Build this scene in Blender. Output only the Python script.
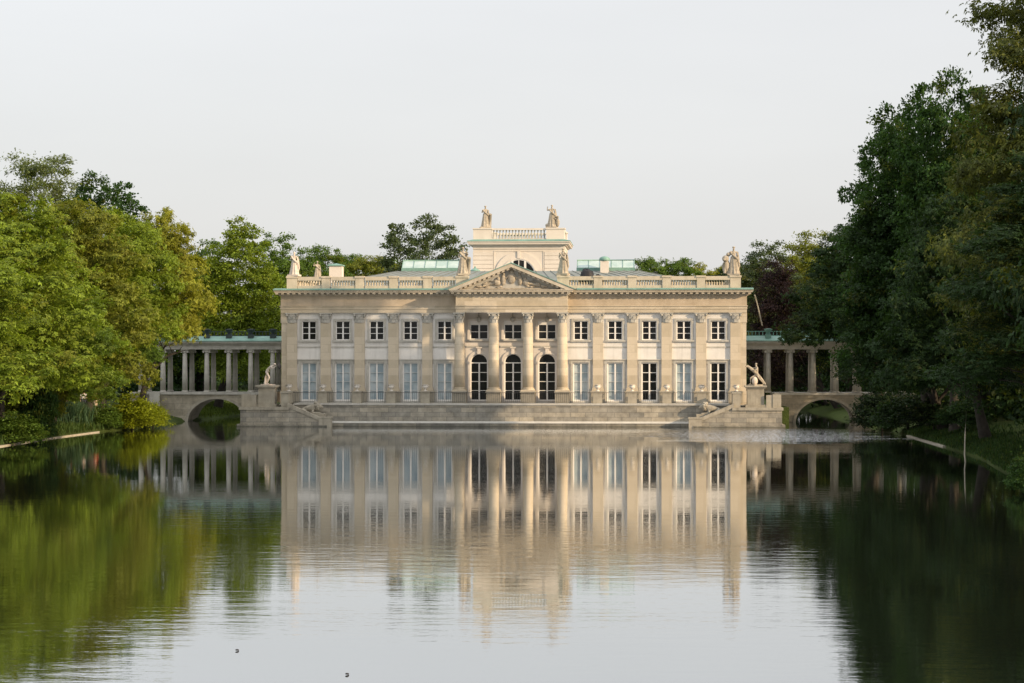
import bpy, math, random
import numpy as np
from mathutils import Vector, Matrix

# ------------------------------------------------------------------ camera, sky, sun, exposure
R = math.radians
sc = bpy.context.scene
for o in list(bpy.data.objects):
    bpy.data.objects.remove(o)
F_PX, HORIZON, CAM_H, DIST, TH = 2250.0, 355.0, 5.62, 180.0, R(3.2)
FWD = Vector((-math.sin(TH), math.cos(TH), 0)); RIGHT = Vector((math.cos(TH), math.sin(TH), 0))
CAM = Vector((0, 0, CAM_H)) - FWD * DIST - RIGHT * 0.05
cd = bpy.data.cameras.new('camera'); cam = bpy.data.objects.new('camera', cd)
sc.collection.objects.link(cam); sc.camera = cam
cam.location = CAM; cam.rotation_euler = (R(90), 0, TH)
cd.sensor_width = 36; cd.lens = 36 * F_PX / 1024; cd.shift_y = (HORIZON - 341.5) / 1024
cd.clip_start = 1; cd.clip_end = 6000

SUN_EL, SUN_AZ = R(17), R(64)          # azimuth off the facade's normal, to the right
SUN_DIR = Vector((math.sin(SUN_AZ) * math.cos(SUN_EL), -math.cos(SUN_AZ) * math.cos(SUN_EL), math.sin(SUN_EL)))
w = bpy.data.worlds.new('World'); sc.world = w; w.use_nodes = True
nt = w.node_tree; nt.nodes.clear()
sky = nt.nodes.new('ShaderNodeTexSky'); sky.sky_type = 'NISHITA'; sky.sun_disc = False
sky.sun_elevation = SUN_EL; sky.sun_rotation = math.atan2(SUN_DIR.x, SUN_DIR.y)
sky.air_density = 1.0; sky.dust_density = 3.0; sky.ozone_density = 1.0; sky.altitude = 100
veil = nt.nodes.new('ShaderNodeMix'); veil.data_type = 'RGBA'; veil.inputs[0].default_value = 0.70
# the thin even cloud cover of the evening, brighter towards the zenith as an overcast sky is
wtc = nt.nodes.new('ShaderNodeTexCoord'); wsp = nt.nodes.new('ShaderNodeSeparateXYZ'); nt.links.new(wtc.outputs['Generated'], wsp.inputs[0])
def wmath(op, a, b):
    n = nt.nodes.new('ShaderNodeMath'); n.operation = op
    for i, q in enumerate((a, b)):
        if hasattr(q, 'links'): nt.links.new(q, n.inputs[i])
        else: n.inputs[i].default_value = q
    return n.outputs[0]
wz = wmath('MAXIMUM', wsp.outputs[2], 0.0)
wf = wmath('ADD', wmath('MULTIPLY', wmath('POWER', wz, 1.5), 1.6), 1.0)
wv = nt.nodes.new('ShaderNodeVectorMath'); wv.operation = 'SCALE'; wv.inputs[0].default_value = (8.50, 8.40, 8.44); 
wmp = nt.nodes.new('ShaderNodeMapping'); wmp.inputs['Scale'].default_value = (2.2, 2.2, 9.0); nt.links.new(wtc.outputs['Generated'], wmp.inputs[0])
wn = nt.nodes.new('ShaderNodeTexNoise'); wn.inputs['Scale'].default_value = 1.6; wn.inputs['Detail'].default_value = 5; wn.inputs['Roughness'].default_value = .5; nt.links.new(wmp.outputs[0], wn.inputs['Vector'])
wf = wmath('MULTIPLY', wf, wmath('ADD', wmath('MULTIPLY', wmath('SUBTRACT', wn.outputs[0], .5), .16), 1.0)); nt.links.new(wf, wv.inputs['Scale'])
nt.links.new(wv.outputs[0], veil.inputs[7])
bg = nt.nodes.new('ShaderNodeBackground'); bg.inputs[1].default_value = 0.10
wo = nt.nodes.new('ShaderNodeOutputWorld')
nt.links.new(sky.outputs[0], veil.inputs[6]); nt.links.new(veil.outputs[2], bg.inputs[0]); nt.links.new(bg.outputs[0], wo.inputs[0])
sl = bpy.data.lights.new('sun', 'SUN'); so = bpy.data.objects.new('sun', sl); sc.collection.objects.link(so)
sl.energy = 4.9; sl.angle = R(0.6); sl.color = (1.0, 0.75, 0.48)
so.rotation_euler = SUN_DIR.to_track_quat('Z', 'Y').to_euler(); so.location = (60, -60, 60)
sc.view_settings.view_transform = 'Standard'; sc.view_settings.look = 'None'
sc.view_settings.exposure = 0.2; sc.view_settings.gamma = 1.0
sc.render.engine = 'CYCLES'
sc.cycles.use_denoising = True
sc.cycles.max_bounces = 6; sc.cycles.diffuse_bounces = 3; sc.cycles.glossy_bounces = 3; sc.cycles.transmission_bounces = 3

def W(px, D):
    p = CAM + FWD * D + RIGHT * ((px - 512) * D / F_PX); return (p.x, p.y)
def HZ(py, D): return CAM_H + (HORIZON - py) * D / F_PX
rng = random.Random(7)
COL = sc.collection

# ------------------------------------------------------------------ helpers
class MB:
    def __init__(s): s.v = []; s.f = []; s.smooth = set()
    def add(s, vs, fs, smooth=False):
        n = len(s.v); s.v += [tuple(v) for v in vs]
        for f in fs:
            if smooth: s.smooth.add(len(s.f))
            s.f.append(tuple(i + n for i in f))
        return s
    def quad(s, a, b, c, d): return s.add([a, b, c, d], [(0, 1, 2, 3)])
    def box(s, x0, x1, y0, y1, z0, z1):
        v = [(x0,y0,z0),(x1,y0,z0),(x1,y1,z0),(x0,y1,z0),(x0,y0,z1),(x1,y0,z1),(x1,y1,z1),(x0,y1,z1)]
        return s.add(v, [(0,3,2,1),(4,5,6,7),(0,1,5,4),(1,2,6,5),(2,3,7,6),(3,0,4,7)])
    def prism(s, poly, y0, y1):               # poly in (x, z), extruded along y
        n = len(poly); v = [(x, y0, z) for x, z in poly] + [(x, y1, z) for x, z in poly]
        f = [tuple(range(n)), tuple(range(2*n-1, n-1, -1))]
        f += [(i, i+n, (i+1) % n + n, (i+1) % n) for i in range(n)]
        return s.add(v, f)
    def lathe(s, prof, c=(0,0,0), seg=16, sx=1, sy=1, smooth=True, cap=True):
        v = []; f = []
        for r, z in prof:
            for k in range(seg):
                a = 2*math.pi*k/seg; v.append((c[0]+r*sx*math.cos(a), c[1]+r*sy*math.sin(a), c[2]+z))
        for i in range(len(prof)-1):
            for k in range(seg):
                k2 = (k+1) % seg; f.append((i*seg+k, i*seg+k2, (i+1)*seg+k2, (i+1)*seg+k))
        s.add(v, f, smooth)
        if cap:
            n = len(s.v) - len(v)
            s.f.append(tuple(n + k for k in range(seg-1, -1, -1))); s.f.append(tuple(n + (len(prof)-1)*seg + k for k in range(seg)))
        return s
    def ell(s, c, r, seg=10, rings=6):
        prof = [(max(1e-3, math.sin(math.pi*i/rings)), -math.cos(math.pi*i/rings)) for i in range(rings+1)]
        v = []; f = []
        for q, z in prof:
            for k in range(seg):
                a = 2*math.pi*k/seg; v.append((c[0]+r[0]*q*math.cos(a), c[1]+r[1]*q*math.sin(a), c[2]+r[2]*z))
        for i in range(rings):
            for k in range(seg):
                k2 = (k+1) % seg; f.append((i*seg+k, i*seg+k2, (i+1)*seg+k2, (i+1)*seg+k))
        return s.add(v, f, True)
    def tube(s, pts, rad, seg=6):
        pts = [Vector(p) for p in pts]; v = []; f = []
        for i, p in enumerate(pts):
            d = (pts[min(i+1, len(pts)-1)] - pts[max(i-1, 0)]).normalized()
            a = d.cross(Vector((0, 0, 1)));
            if a.length < 0.05: a = d.cross(Vector((1, 0, 0)))
            a.normalize(); b = d.cross(a)
            r = rad[i] if isinstance(rad, (list, tuple)) else rad
            for k in range(seg):
                t = 2*math.pi*k/seg; v.append(p + a*(r*math.cos(t)) + b*(r*math.sin(t)))
        for i in range(len(pts)-1):
            for k in range(seg):
                k2 = (k+1) % seg; f.append((i*seg+k, i*seg+k2, (i+1)*seg+k2, (i+1)*seg+k))
        f.append(tuple(range(seg))); f.append(tuple((len(pts)-1)*seg + k for k in range(seg-1, -1, -1)))
        return s.add(v, f, True)
    def build(s, name, mat, parent=None):
        me = bpy.data.meshes.new(name); me.from_pydata(s.v, [], s.f)
        if s.smooth:
            me.polygons.foreach_set('use_smooth', [i in s.smooth for i in range(len(s.f))])
        me.materials.append(mat); me.update()
        return link(bpy.data.objects.new(name, me), parent)

def link(o, parent=None):
    COL.objects.link(o)
    if parent is not None: o.parent = parent
    return o
def tag(o, label=None, cat=None, group=None, kind=None):
    if label: o['label'] = label
    if cat: o['category'] = cat
    if group: o['group'] = group
    if kind: o['kind'] = kind
    return o
def thing(name, label, cat, loc=(0,0,0), rz=0, group=None):
    o = link(bpy.data.objects.new(name, None)); o.empty_display_size = .3
    o.location = loc; o.rotation_euler = (0, 0, rz)
    return tag(o, label, cat, group)
def dup(o, parent=None, loc=None, rz=None, label=None, scale=None):
    c = o.copy(); COL.objects.link(c)
    if parent is not None: c.parent = parent
    if loc is not None: c.location = loc
    if rz is not None: c.rotation_euler = (0, 0, rz)
    if scale is not None: c.scale = scale
    if label: c['label'] = label
    for ch in list(o.children): dup(ch, c)
    return c

# ------------------------------------------------------------------ materials
def new_mat(name):
    m = bpy.data.materials.new(name); m.use_nodes = True
    t = m.node_tree; b = t.nodes['Principled BSDF']; return m, t, b
def stone(name, c1, c2, scale=1.5, rough=.85, bump=.15, streak=0.0, c3=None):
    m, t, b = new_mat(name); N = t.nodes.new; L = t.links.new
    tc = N('ShaderNodeTexCoord')
    n1 = N('ShaderNodeTexNoise'); n1.inputs['Scale'].default_value = scale; n1.inputs['Detail'].default_value = 6; n1.inputs['Roughness'].default_value = .65
    L(tc.outputs['Object'], n1.inputs['Vector'])
    cr = N('ShaderNodeValToRGB'); cr.color_ramp.elements[0].position = .32; cr.color_ramp.elements[1].position = .68
    cr.color_ramp.elements[0].color = (*c1, 1); cr.color_ramp.elements[1].color = (*c2, 1)
    L(n1.outputs[0], cr.inputs[0]); out = cr.outputs[0]
    if streak:
        mp = N('ShaderNodeMapping'); mp.inputs['Scale'].default_value = (3.2, 3.2, .28)
        n2 = N('ShaderNodeTexNoise'); n2.inputs['Scale'].default_value = 1.0; n2.inputs['Detail'].default_value = 5
        L(tc.outputs['Object'], mp.inputs[0]); L(mp.outputs[0], n2.inputs['Vector'])
        mr = N('ShaderNodeMapRange'); mr.inputs[1].default_value = .5; mr.inputs[2].default_value = .8; mr.inputs[4].default_value = streak
        L(n2.outputs[0], mr.inputs[0])
        mx = N('ShaderNodeMix'); mx.data_type = 'RGBA'; mx.inputs[7].default_value = (*(c3 or (c1[0]*.45, c1[1]*.45, c1[2]*.42)), 1)
        L(mr.outputs[0], mx.inputs[0]); L(out, mx.inputs[6]); out = mx.outputs[2]
    L(out, b.inputs['Base Color']); b.inputs['Roughness'].default_value = rough
    b.inputs['Specular IOR Level'].default_value = .3
    if bump:
        n3 = N('ShaderNodeTexNoise'); n3.inputs['Scale'].default_value = scale * 14; n3.inputs['Detail'].default_value = 4
        L(tc.outputs['Object'], n3.inputs['Vector'])
        bp = N('ShaderNodeBump'); bp.inputs['Strength'].default_value = bump; bp.inputs['Distance'].default_value = .02
        L(n3.outputs[0], bp.inputs['Height']); L(bp.outputs[0], b.inputs['Normal'])
    return m
def masonry(name, c1, c2, mortar, bw=1.1, bh=.36, wet=True):
    m, t, b = new_mat(name); N = t.nodes.new; L = t.links.new
    tc = N('ShaderNodeTexCoord'); sp = N('ShaderNodeSeparateXYZ'); L(tc.outputs['Object'], sp.inputs[0])
    ad = N('ShaderNodeMath'); ad.operation = 'ADD'; L(sp.outputs[0], ad.inputs[0]); L(sp.outputs[1], ad.inputs[1])
    cb = N('ShaderNodeCombineXYZ'); L(ad.outputs[0], cb.inputs[0]); L(sp.outputs[2], cb.inputs[1])
    br = N('ShaderNodeTexBrick'); br.inputs['Scale'].default_value = 1; br.inputs['Brick Width'].default_value = bw; br.inputs['Row Height'].default_value = bh
    br.inputs['Mortar Size'].default_value = .018; br.inputs['Mortar Smooth'].default_value = .3; br.inputs['Bias'].default_value = 0
    br.inputs['Color1'].default_value = (*c1, 1); br.inputs['Color2'].default_value = (*c2, 1); br.inputs['Mortar'].default_value = (*mortar, 1)
    L(cb.outputs[0], br.inputs['Vector'])
    n1 = N('ShaderNodeTexNoise'); n1.inputs['Scale'].default_value = 1.3; n1.inputs['Detail'].default_value = 7; n1.inputs['Roughness'].default_value = .7
    L(tc.outputs['Object'], n1.inputs['Vector'])
    mr = N('ShaderNodeMapRange'); mr.inputs[1].default_value = .3; mr.inputs[2].default_value = .7; mr.inputs[3].default_value = .6 if wet else .85; mr.inputs[4].default_value = 1.25 if wet else 1.1
    L(n1.outputs[0], mr.inputs[0])
    mx = N('ShaderNodeMix'); mx.data_type = 'RGBA'; mx.blend_type = 'MULTIPLY'; mx.inputs[0].default_value = 1
    L(br.outputs[0], mx.inputs[6]); L(mr.outputs[0], mx.inputs[7]); L(mx.outputs[2], b.inputs['Base Color'])
    wr = N('ShaderNodeMapRange'); wr.inputs[1].default_value = .02; wr.inputs[2].default_value = .34; wr.inputs[3].default_value = .85 if wet else 0; wr.inputs[4].default_value = 0
    wa = N('ShaderNodeMath'); wa.operation = 'MULTIPLY_ADD'; wa.inputs[1].default_value = .25; L(n1.outputs[0], wa.inputs[0]); L(sp.outputs[2], wa.inputs[2])
    L(wa.outputs[0], wr.inputs[0]); wx = N('ShaderNodeMix'); wx.data_type = 'RGBA'; wx.inputs[7].default_value = (.05, .052, .04, 1)
    L(wr.outputs[0], wx.inputs[0]); L(mx.outputs[2], wx.inputs[6]); L(wx.outputs[2], b.inputs['Base Color'])
    b.inputs['Roughness'].default_value = .9; b.inputs['Specular IOR Level'].default_value = .25
    bp = N('ShaderNodeBump'); bp.inputs['Strength'].default_value = .35; bp.inputs['Distance'].default_value = .03
    L(mx.outputs[2], bp.inputs['Height']); L(bp.outputs[0], b.inputs['Normal'])
    return m
def plain(name, c, rough=.5, spec=.5, metal=0):
    m, t, b = new_mat(name); b.inputs['Base Color'].default_value = (*c, 1); b.inputs['Roughness'].default_value = rough
    b.inputs['Specular IOR Level'].default_value = spec; b.inputs['Metallic'].default_value = metal; return m

M = {}
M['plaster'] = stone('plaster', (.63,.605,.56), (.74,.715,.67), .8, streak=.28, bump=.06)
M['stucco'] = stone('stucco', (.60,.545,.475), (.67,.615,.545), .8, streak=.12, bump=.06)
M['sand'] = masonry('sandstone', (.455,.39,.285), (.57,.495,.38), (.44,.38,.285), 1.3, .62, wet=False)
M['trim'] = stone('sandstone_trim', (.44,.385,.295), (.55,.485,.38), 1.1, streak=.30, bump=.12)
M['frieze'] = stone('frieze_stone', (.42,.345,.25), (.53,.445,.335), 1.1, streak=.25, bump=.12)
M['grey'] = stone('weathered_stone', (.27,.245,.195), (.40,.365,.29), 1.6, streak=.5, bump=.2)
M['coping'] = stone('coping_stone', (.36,.345,.30), (.49,.47,.42), 2.0, streak=.35, bump=.2)
M['pale_stone'] = stone('pale_step_stone', (.52,.50,.45), (.66,.64,.58), 2.5, bump=.1)
M['statue'] = stone('statue_stone', (.27,.235,.18), (.50,.44,.35), 5.0, streak=.7, bump=.15)
M['statue_pale'] = stone('statue_pale_stone', (.50,.43,.36), (.64,.57,.49), 5.0, bump=.1)
M['urn'] = stone('urn_stone', (.55,.51,.45), (.68,.64,.58), 6.0, bump=.1)
M['ashlar'] = masonry('terrace_masonry', (.235,.225,.195), (.37,.335,.265), (.16,.15,.13), 1.15, .37)
M['bridgestone'] = masonry('bridge_masonry', (.30,.265,.20), (.37,.33,.255), (.25,.225,.175), 1.3, .5)
M['copper'] = stone('green_copper', (.125,.245,.205), (.215,.36,.30), 1.2, rough=.6, streak=.35, bump=.05, c3=(.10,.17,.15))
M['roof'] = stone('grey_roof_sheet', (.155,.175,.165), (.22,.24,.225), .8, rough=.65, streak=.3, bump=.05)
M['dark_copper'] = stone('dark_copper', (.03,.04,.042), (.05,.065,.065), 2, rough=.6)
M['white'] = plain('white_window_paint', (.74,.72,.68), .5)
M['iron'] = plain('dark_iron', (.03,.03,.032), .5)
M['dark_stuff'] = stone('dark_cover', (.012,.013,.016), (.03,.03,.034), 3, rough=.6)
def glass(name, c, c2, rough):
    m, t, b = new_mat(name); N = t.nodes.new; L = t.links.new
    tc = N('ShaderNodeTexCoord'); n = N('ShaderNodeTexNoise'); n.inputs['Scale'].default_value = 1.1; n.inputs['Detail'].default_value = 3
    L(tc.outputs['Object'], n.inputs['Vector'])
    cr = N('ShaderNodeValToRGB'); cr.color_ramp.elements[0].color = (*c, 1); cr.color_ramp.elements[1].color = (*c2, 1)
    cr.color_ramp.elements[0].position = .4; cr.color_ramp.elements[1].position = .65
    L(n.outputs[0], cr.inputs[0]); L(cr.outputs[0], b.inputs['Base Color'])
    b.inputs['Roughness'].default_value = rough; b.inputs['IOR'].default_value = 1.45; b.inputs['Specular IOR Level'].default_value = .3
    return m
M['glass'] = glass('dark_window_glass', (.006,.007,.007), (.02,.02,.019), .08)
M['blind'] = glass('blue_grey_blind', (.27,.34,.375), (.43,.485,.50), .15)
M['skyglass'] = glass('skylight_glass', (.30,.40,.37), (.42,.50,.47), .15)
M['bark'] = stone('bark', (.022,.018,.014), (.05,.042,.033), 3, bump=.5)
M['skin'] = plain('skin', (.55,.34,.24), .55)
M['hair'] = plain('brown_hair', (.06,.035,.02), .6)
M['blond'] = plain('blond_hair', (.38,.25,.11), .6)
M['shirt_white'] = plain('white_cloth', (.72,.70,.68), .8)
M['shirt_red'] = plain('red_cloth', (.45,.045,.035), .8)
M['shirt_orange'] = plain('tan_cloth', (.58,.36,.17), .8)
M['trousers'] = plain('dark_cloth', (.035,.04,.055), .85)
M['beige'] = plain('beige_cloth', (.42,.33,.24), .85)

def leaf_material(name='leaves', rough=.55, trans=.38):
    m = bpy.data.materials.new(name); m.use_nodes = True; t = m.node_tree; t.nodes.clear(); N = t.nodes.new; L = t.links.new
    oi = N('ShaderNodeObjectInfo'); at = N('ShaderNodeAttribute'); at.attribute_name = 'tint'
    geo = N('ShaderNodeNewGeometry')
    # leaf to leaf variation
    mr = N('ShaderNodeMapRange'); mr.inputs[3].default_value = .58; mr.inputs[4].default_value = 1.45; L(geo.outputs['Random Per Island'], mr.inputs[0])
    mr2 = N('ShaderNodeMapRange'); mr2.inputs[3].default_value = .80; mr2.inputs[4].default_value = 1.22; L(at.outputs['Fac'], mr2.inputs[0])
    mu = N('ShaderNodeMath'); mu.operation = 'MULTIPLY'; L(mr.outputs[0], mu.inputs[0]); L(mr2.outputs[0], mu.inputs[1])
    vm = N('ShaderNodeVectorMath'); vm.operation = 'SCALE'; L(oi.outputs['Color'], vm.inputs[0]); L(mu.outputs[0], vm.inputs['Scale'])
    # turning leaves: the object's alpha says how many clumps have begun to brown
    gt = N('ShaderNodeMapRange'); gt.inputs[1].default_value = -.18; gt.inputs[2].default_value = .12; gt.clamp = True
    sb = N('ShaderNodeMath'); sb.operation = 'SUBTRACT'; L(oi.outputs['Alpha'], sb.inputs[0]); L(at.outputs['Fac'], sb.inputs[1]); L(sb.outputs[0], gt.inputs[0])
    g2 = N('ShaderNodeMath'); g2.operation = 'MULTIPLY'; L(gt.outputs[0], g2.inputs[0]); L(geo.outputs['Random Per Island'], g2.inputs[1])
    mx = N('ShaderNodeMix'); mx.data_type = 'RGBA'; mx.inputs[7].default_value = (.17, .17, .022, 1)
    L(g2.outputs[0], mx.inputs[0]); L(vm.outputs[0], mx.inputs[6])
    pb = N('ShaderNodeBsdfPrincipled'); pb.inputs['Roughness'].default_value = rough; pb.inputs['Specular IOR Level'].default_value = .12
    L(mx.outputs[2], pb.inputs['Base Color'])
    tr = N('ShaderNodeBsdfTranslucent'); tv = N('ShaderNodeVectorMath'); tv.operation = 'MULTIPLY'; tv.inputs[1].default_value = (1.25, 1.2, .5)
    L(mx.outputs[2], tv.inputs[0]); L(tv.outputs[0], tr.inputs[0])
    ms = N('ShaderNodeMixShader'); ms.inputs[0].default_value = trans; L(pb.outputs[0], ms.inputs[1]); L(tr.outputs[0], ms.inputs[2])
    o = N('ShaderNodeOutputMaterial'); L(ms.outputs[0], o.inputs[0]); return m
M['leaf'] = leaf_material()

def ground_material():
    m, t, b = new_mat('grass_ground'); N = t.nodes.new; L = t.links.new
    tc = N('ShaderNodeTexCoord')
    n1 = N('ShaderNodeTexNoise'); n1.inputs['Scale'].default_value = .35; n1.inputs['Detail'].default_value = 8; n1.inputs['Roughness'].default_value = .7
    n2 = N('ShaderNodeTexNoise'); n2.inputs['Scale'].default_value = 7; n2.inputs['Detail'].default_value = 5
    L(tc.outputs['Object'], n1.inputs['Vector']); L(tc.outputs['Object'], n2.inputs['Vector'])
    cr = N('ShaderNodeValToRGB'); e = cr.color_ramp.elements
    e[0].position = .3; e[0].color = (.035,.05,.015,1); e[1].position = .65; e[1].color = (.06,.085,.022,1)
    x = e.new(.75); x.color = (.09,.075,.04,1)
    L(n1.outputs[0], cr.inputs[0])
    mr = N('ShaderNodeMapRange'); mr.inputs[3].default_value = .6; mr.inputs[4].default_value = 1.4; L(n2.outputs[0], mr.inputs[0])
    mx = N('ShaderNodeMix'); mx.data_type = 'RGBA'; mx.blend_type = 'MULTIPLY'; mx.inputs[0].default_value = 1
    L(cr.outputs[0], mx.inputs[6]); L(mr.outputs[0], mx.inputs[7]); L(mx.outputs[2], b.inputs['Base Color'])
    b.inputs['Roughness'].default_value = .95; b.inputs['Specular IOR Level'].default_value = .1
    bp = N('ShaderNodeBump'); bp.inputs['Strength'].default_value = .7; bp.inputs['Distance'].default_value = .08; L(n2.outputs[0], bp.inputs['Height']); L(bp.outputs[0], b.inputs['Normal'])
    return m
M['ground'] = ground_material()
M['path'] = stone('gravel_path', (.33,.28,.21), (.42,.36,.28), 3, bump=.3)

def water_material():
    m, t, b = new_mat('pond_water'); N = t.nodes.new; L = t.links.new
    b.inputs['Base Color'].default_value = (.012, .015, .010, 1); b.inputs['Roughness'].default_value = .015
    b.inputs['IOR'].default_value = 1.55; b.inputs['Specular IOR Level'].default_value = .62
    b.inputs['Specular Tint'].default_value = (.97, .985, 1, 1)
    tc = N('ShaderNodeTexCoord')
    def noise(sx, sy, detail=2, rough=.5, rot=TH, dist=0.0):
        mp = N('ShaderNodeMapping'); mp.inputs['Rotation'].default_value = (0, 0, -rot); mp.inputs['Scale'].default_value = (sx, sy, 1)
        n = N('ShaderNodeTexNoise'); n.inputs['Scale'].default_value = 1; n.inputs['Detail'].default_value = detail; n.inputs['Roughness'].default_value = rough
        n.inputs['Distortion'].default_value = dist
        L(tc.outputs['Object'], mp.inputs[0]); L(mp.outputs[0], n.inputs['Vector']); return n.outputs[0]
    def mth(op, a, b_):
        n = N('ShaderNodeMath'); n.operation = op
        for i, q in enumerate((a, b_)):
            if hasattr(q, 'links'): L(q, n.inputs[i])
            else: n.inputs[i].default_value = q
        return n.outputs[0]
    def mrange(v, a, b_, c, d):
        n = N('ShaderNodeMapRange'); n.clamp = True; L(v, n.inputs[0])
        for i, q in enumerate((a, b_, c, d)): n.inputs[i+1].default_value = q
        n.interpolation_type = 'SMOOTHSTEP'; return n.outputs[0]
    swell = noise(.55, 1.5, 2, .5)
    rip = noise(2.2, 5.5, 3, .55, TH + .08, .3)
    fine = noise(7, 12, 2, .5)
    calm = noise(.035, .10, 2, .5, TH)                           # calmer and rougher patches
    amp = mrange(calm, .35, .65, .45, 1.35)
    # the patch of breeze in front of the right-hand bridge
    sp = N('ShaderNodeSeparateXYZ'); L(tc.outputs['Object'], sp.inputs[0])
    dx = mth('MULTIPLY', mth('SUBTRACT', sp.outputs[0], 19.5), 1/10.0); dy = mth('MULTIPLY', mth('SUBTRACT', sp.outputs[1], -21.0), 1/17.0)
    d2 = mth('ADD', mth('MULTIPLY', dx, dx), mth('MULTIPLY', dy, dy))
    d3 = mth('ADD', d2, mth('MULTIPLY', mth('SUBTRACT', noise(.12, .5, 3), .5), 1.6))
    patch = mrange(d3, .25, 1.0, 1.0, 0.0)
    h = mth('ADD', mth('MULTIPLY', swell, .0105), mth('MULTIPLY', rip, .0036))
    h = mth('ADD', h, mth('MULTIPLY', fine, .0007))
    h = mth('MULTIPLY', mth('MULTIPLY', h, amp), mrange(sp.outputs[1], -135, -85, 1.0, .5))
    bp = N('ShaderNodeBump'); bp.inputs['Strength'].default_value = 1; bp.inputs['Distance'].default_value = .5
    L(h, bp.inputs['Height'])
    # wavelets too small for the bump: they tip the facets themselves
    wn = N('ShaderNodeTexNoise'); wn.inputs['Scale'].default_value = 9; wn.inputs['Detail'].default_value = 1; L(tc.outputs['Object'], wn.inputs['Vector'])
    ctr = N('ShaderNodeVectorMath'); ctr.operation = 'SUBTRACT'; ctr.inputs[1].default_value = (.5, .5, .5); L(wn.outputs['Color'], ctr.inputs[0])
    flt = N('ShaderNodeVectorMath'); flt.operation = 'MULTIPLY'; flt.inputs[1].default_value = (.5, 1, 0); L(ctr.outputs[0], flt.inputs[0])
    kk = mth('ADD', mth('MULTIPLY', patch, 2.4), mrange(mth('ABSOLUTE', mth('ADD', sp.outputs[1], 11.0), 0), 5.0, 13.0, .05, .003))
    scl = N('ShaderNodeVectorMath'); scl.operation = 'SCALE'; L(flt.outputs[0], scl.inputs[0]); L(kk, scl.inputs['Scale'])
    av = N('ShaderNodeVectorMath'); av.operation = 'ADD'; L(bp.outputs[0], av.inputs[0]); L(scl.outputs[0], av.inputs[1])
    nn = N('ShaderNodeVectorMath'); nn.operation = 'NORMALIZE'; L(av.outputs[0], nn.inputs[0]); L(nn.outputs[0], b.inputs['Normal'])
    gl = N('ShaderNodeBsdfGlossy'); gl.inputs['Color'].default_value = (.93, .945, .955, 1); gl.inputs['Roughness'].default_value = .015; L(nn.outputs[0], gl.inputs['Normal'])
    ms = N('ShaderNodeMixShader'); ms.inputs[0].default_value = .5; L(b.outputs[0], ms.inputs[1]); L(gl.outputs[0], ms.inputs[2])
    L(ms.outputs[0], t.nodes['Material Output'].inputs[0])
    return m
M['water'] = water_material()

# ------------------------------------------------------------------ ground, pond
def shore(px, py):
    D = CAM_H * F_PX / (py - HORIZON); return W(px, D)
left_shore = [W(-700, 30), (-26, -150), (-29.5, -120), W(-130, 118), shore(0, 447), shore(45, 439.5), shore(90, 433), shore(130, 429.5), shore(165, 426.5), (-28.6, 2), (-28.3, 8), (-27.6, 13), (-26.8, 27), (-26, 45), (-27, 75)]
right_shore = [(27, 75), (27, 45), (27.5, 25), (28.0, 12), (28.3, 6), shore(872, 428.5), shore(890, 431.5), shore(908, 436), shore(943, 447), shore(978, 458), shore(1013, 478), W(1050, 82), W(1130, 66), W(1300, 45), W(1700, 25), W(2600, 12)]
pond = left_shore + right_shore + [(CAM.x + 14, CAM.y - 8), (CAM.x - 14, CAM.y - 8)]
PP = np.array(pond)
def sdist(X, Y):
    """signed distance to the pond outline, positive on land"""
    P = np.stack([X.ravel(), Y.ravel()], 1); n = len(PP); best = np.full(len(P), 1e9); ins = np.zeros(len(P), bool)
    for i in range(n):
        a = PP[i]; b = PP[(i+1) % n]; ab = b - a
        t = np.clip(((P - a) @ ab) / (ab @ ab), 0, 1); d = np.hypot(*(P - a - t[:, None]*ab).T); best = np.minimum(best, d)
        c = ((a[1] > P[:, 1]) != (b[1] > P[:, 1])) & (P[:, 0] < (b[0]-a[0])*(P[:, 1]-a[1])/(b[1]-a[1]+1e-12) + a[0]); ins ^= c
    return np.where(ins, -best, best).reshape(X.shape)
def bank_z(sd, X, Y):
    z = np.interp(sd, [-6, -.6, 0, .25, 1.5, 5, 12, 30, 120, 1500], [-1.5, -.8, 0.02, .22, .55, 1.25, 1.85, 2.2, 2.5, 3])
    return z + np.where(sd > .5, .12*np.sin(X*.9)*np.cos(Y*.7) + .08*np.sin(X*.31+Y*.43), 0)*np.clip(sd/4, 0, 1)
def gsd(x, y): return float(sdist(np.array([[float(x)]]), np.array([[float(y)]]))[0, 0])
def gz(x, y):
    X = np.array([[float(x)]]); Y = np.array([[float(y)]]); return float(bank_z(sdist(X, Y), X, Y)[0, 0])
def axis(a, b, st, far): return np.concatenate([-np.geomspace(far, -a+st, 12), np.arange(a, b, st), np.geomspace(b+st, far, 12)])
gx = axis(-70, 70, .9, 2500); gy = axis(-195, 90, 1.1, 2500)
GX, GY = np.meshgrid(gx, gy); GZ = bank_z(sdist(GX, GY), GX, GY)
me = bpy.data.meshes.new('ground'); nx, ny = len(gx), len(gy)
fa = [(j*nx+i, j*nx+i+1, (j+1)*nx+i+1, (j+1)*nx+i) for j in range(ny-1) for i in range(nx-1)]
me.from_pydata(np.stack([GX.ravel(), GY.ravel(), GZ.ravel()], 1).tolist(), [], fa); me.materials.append(M['ground'])
me.polygons.foreach_set('use_smooth', [True]*len(fa))
tag(link(bpy.data.objects.new('ground', me)), kind='structure')
m = MB(); m.quad((-75,-196,0), (75,-196,0), (75,85,0), (-75,85,0)); tag(m.build('water', M['water']), kind='structure')
m = MB(); m.box(-22.3, 22.3, 4.5, 62, -1, 1.35); tag(m.build('island', M['ground']), kind='structure')

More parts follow.
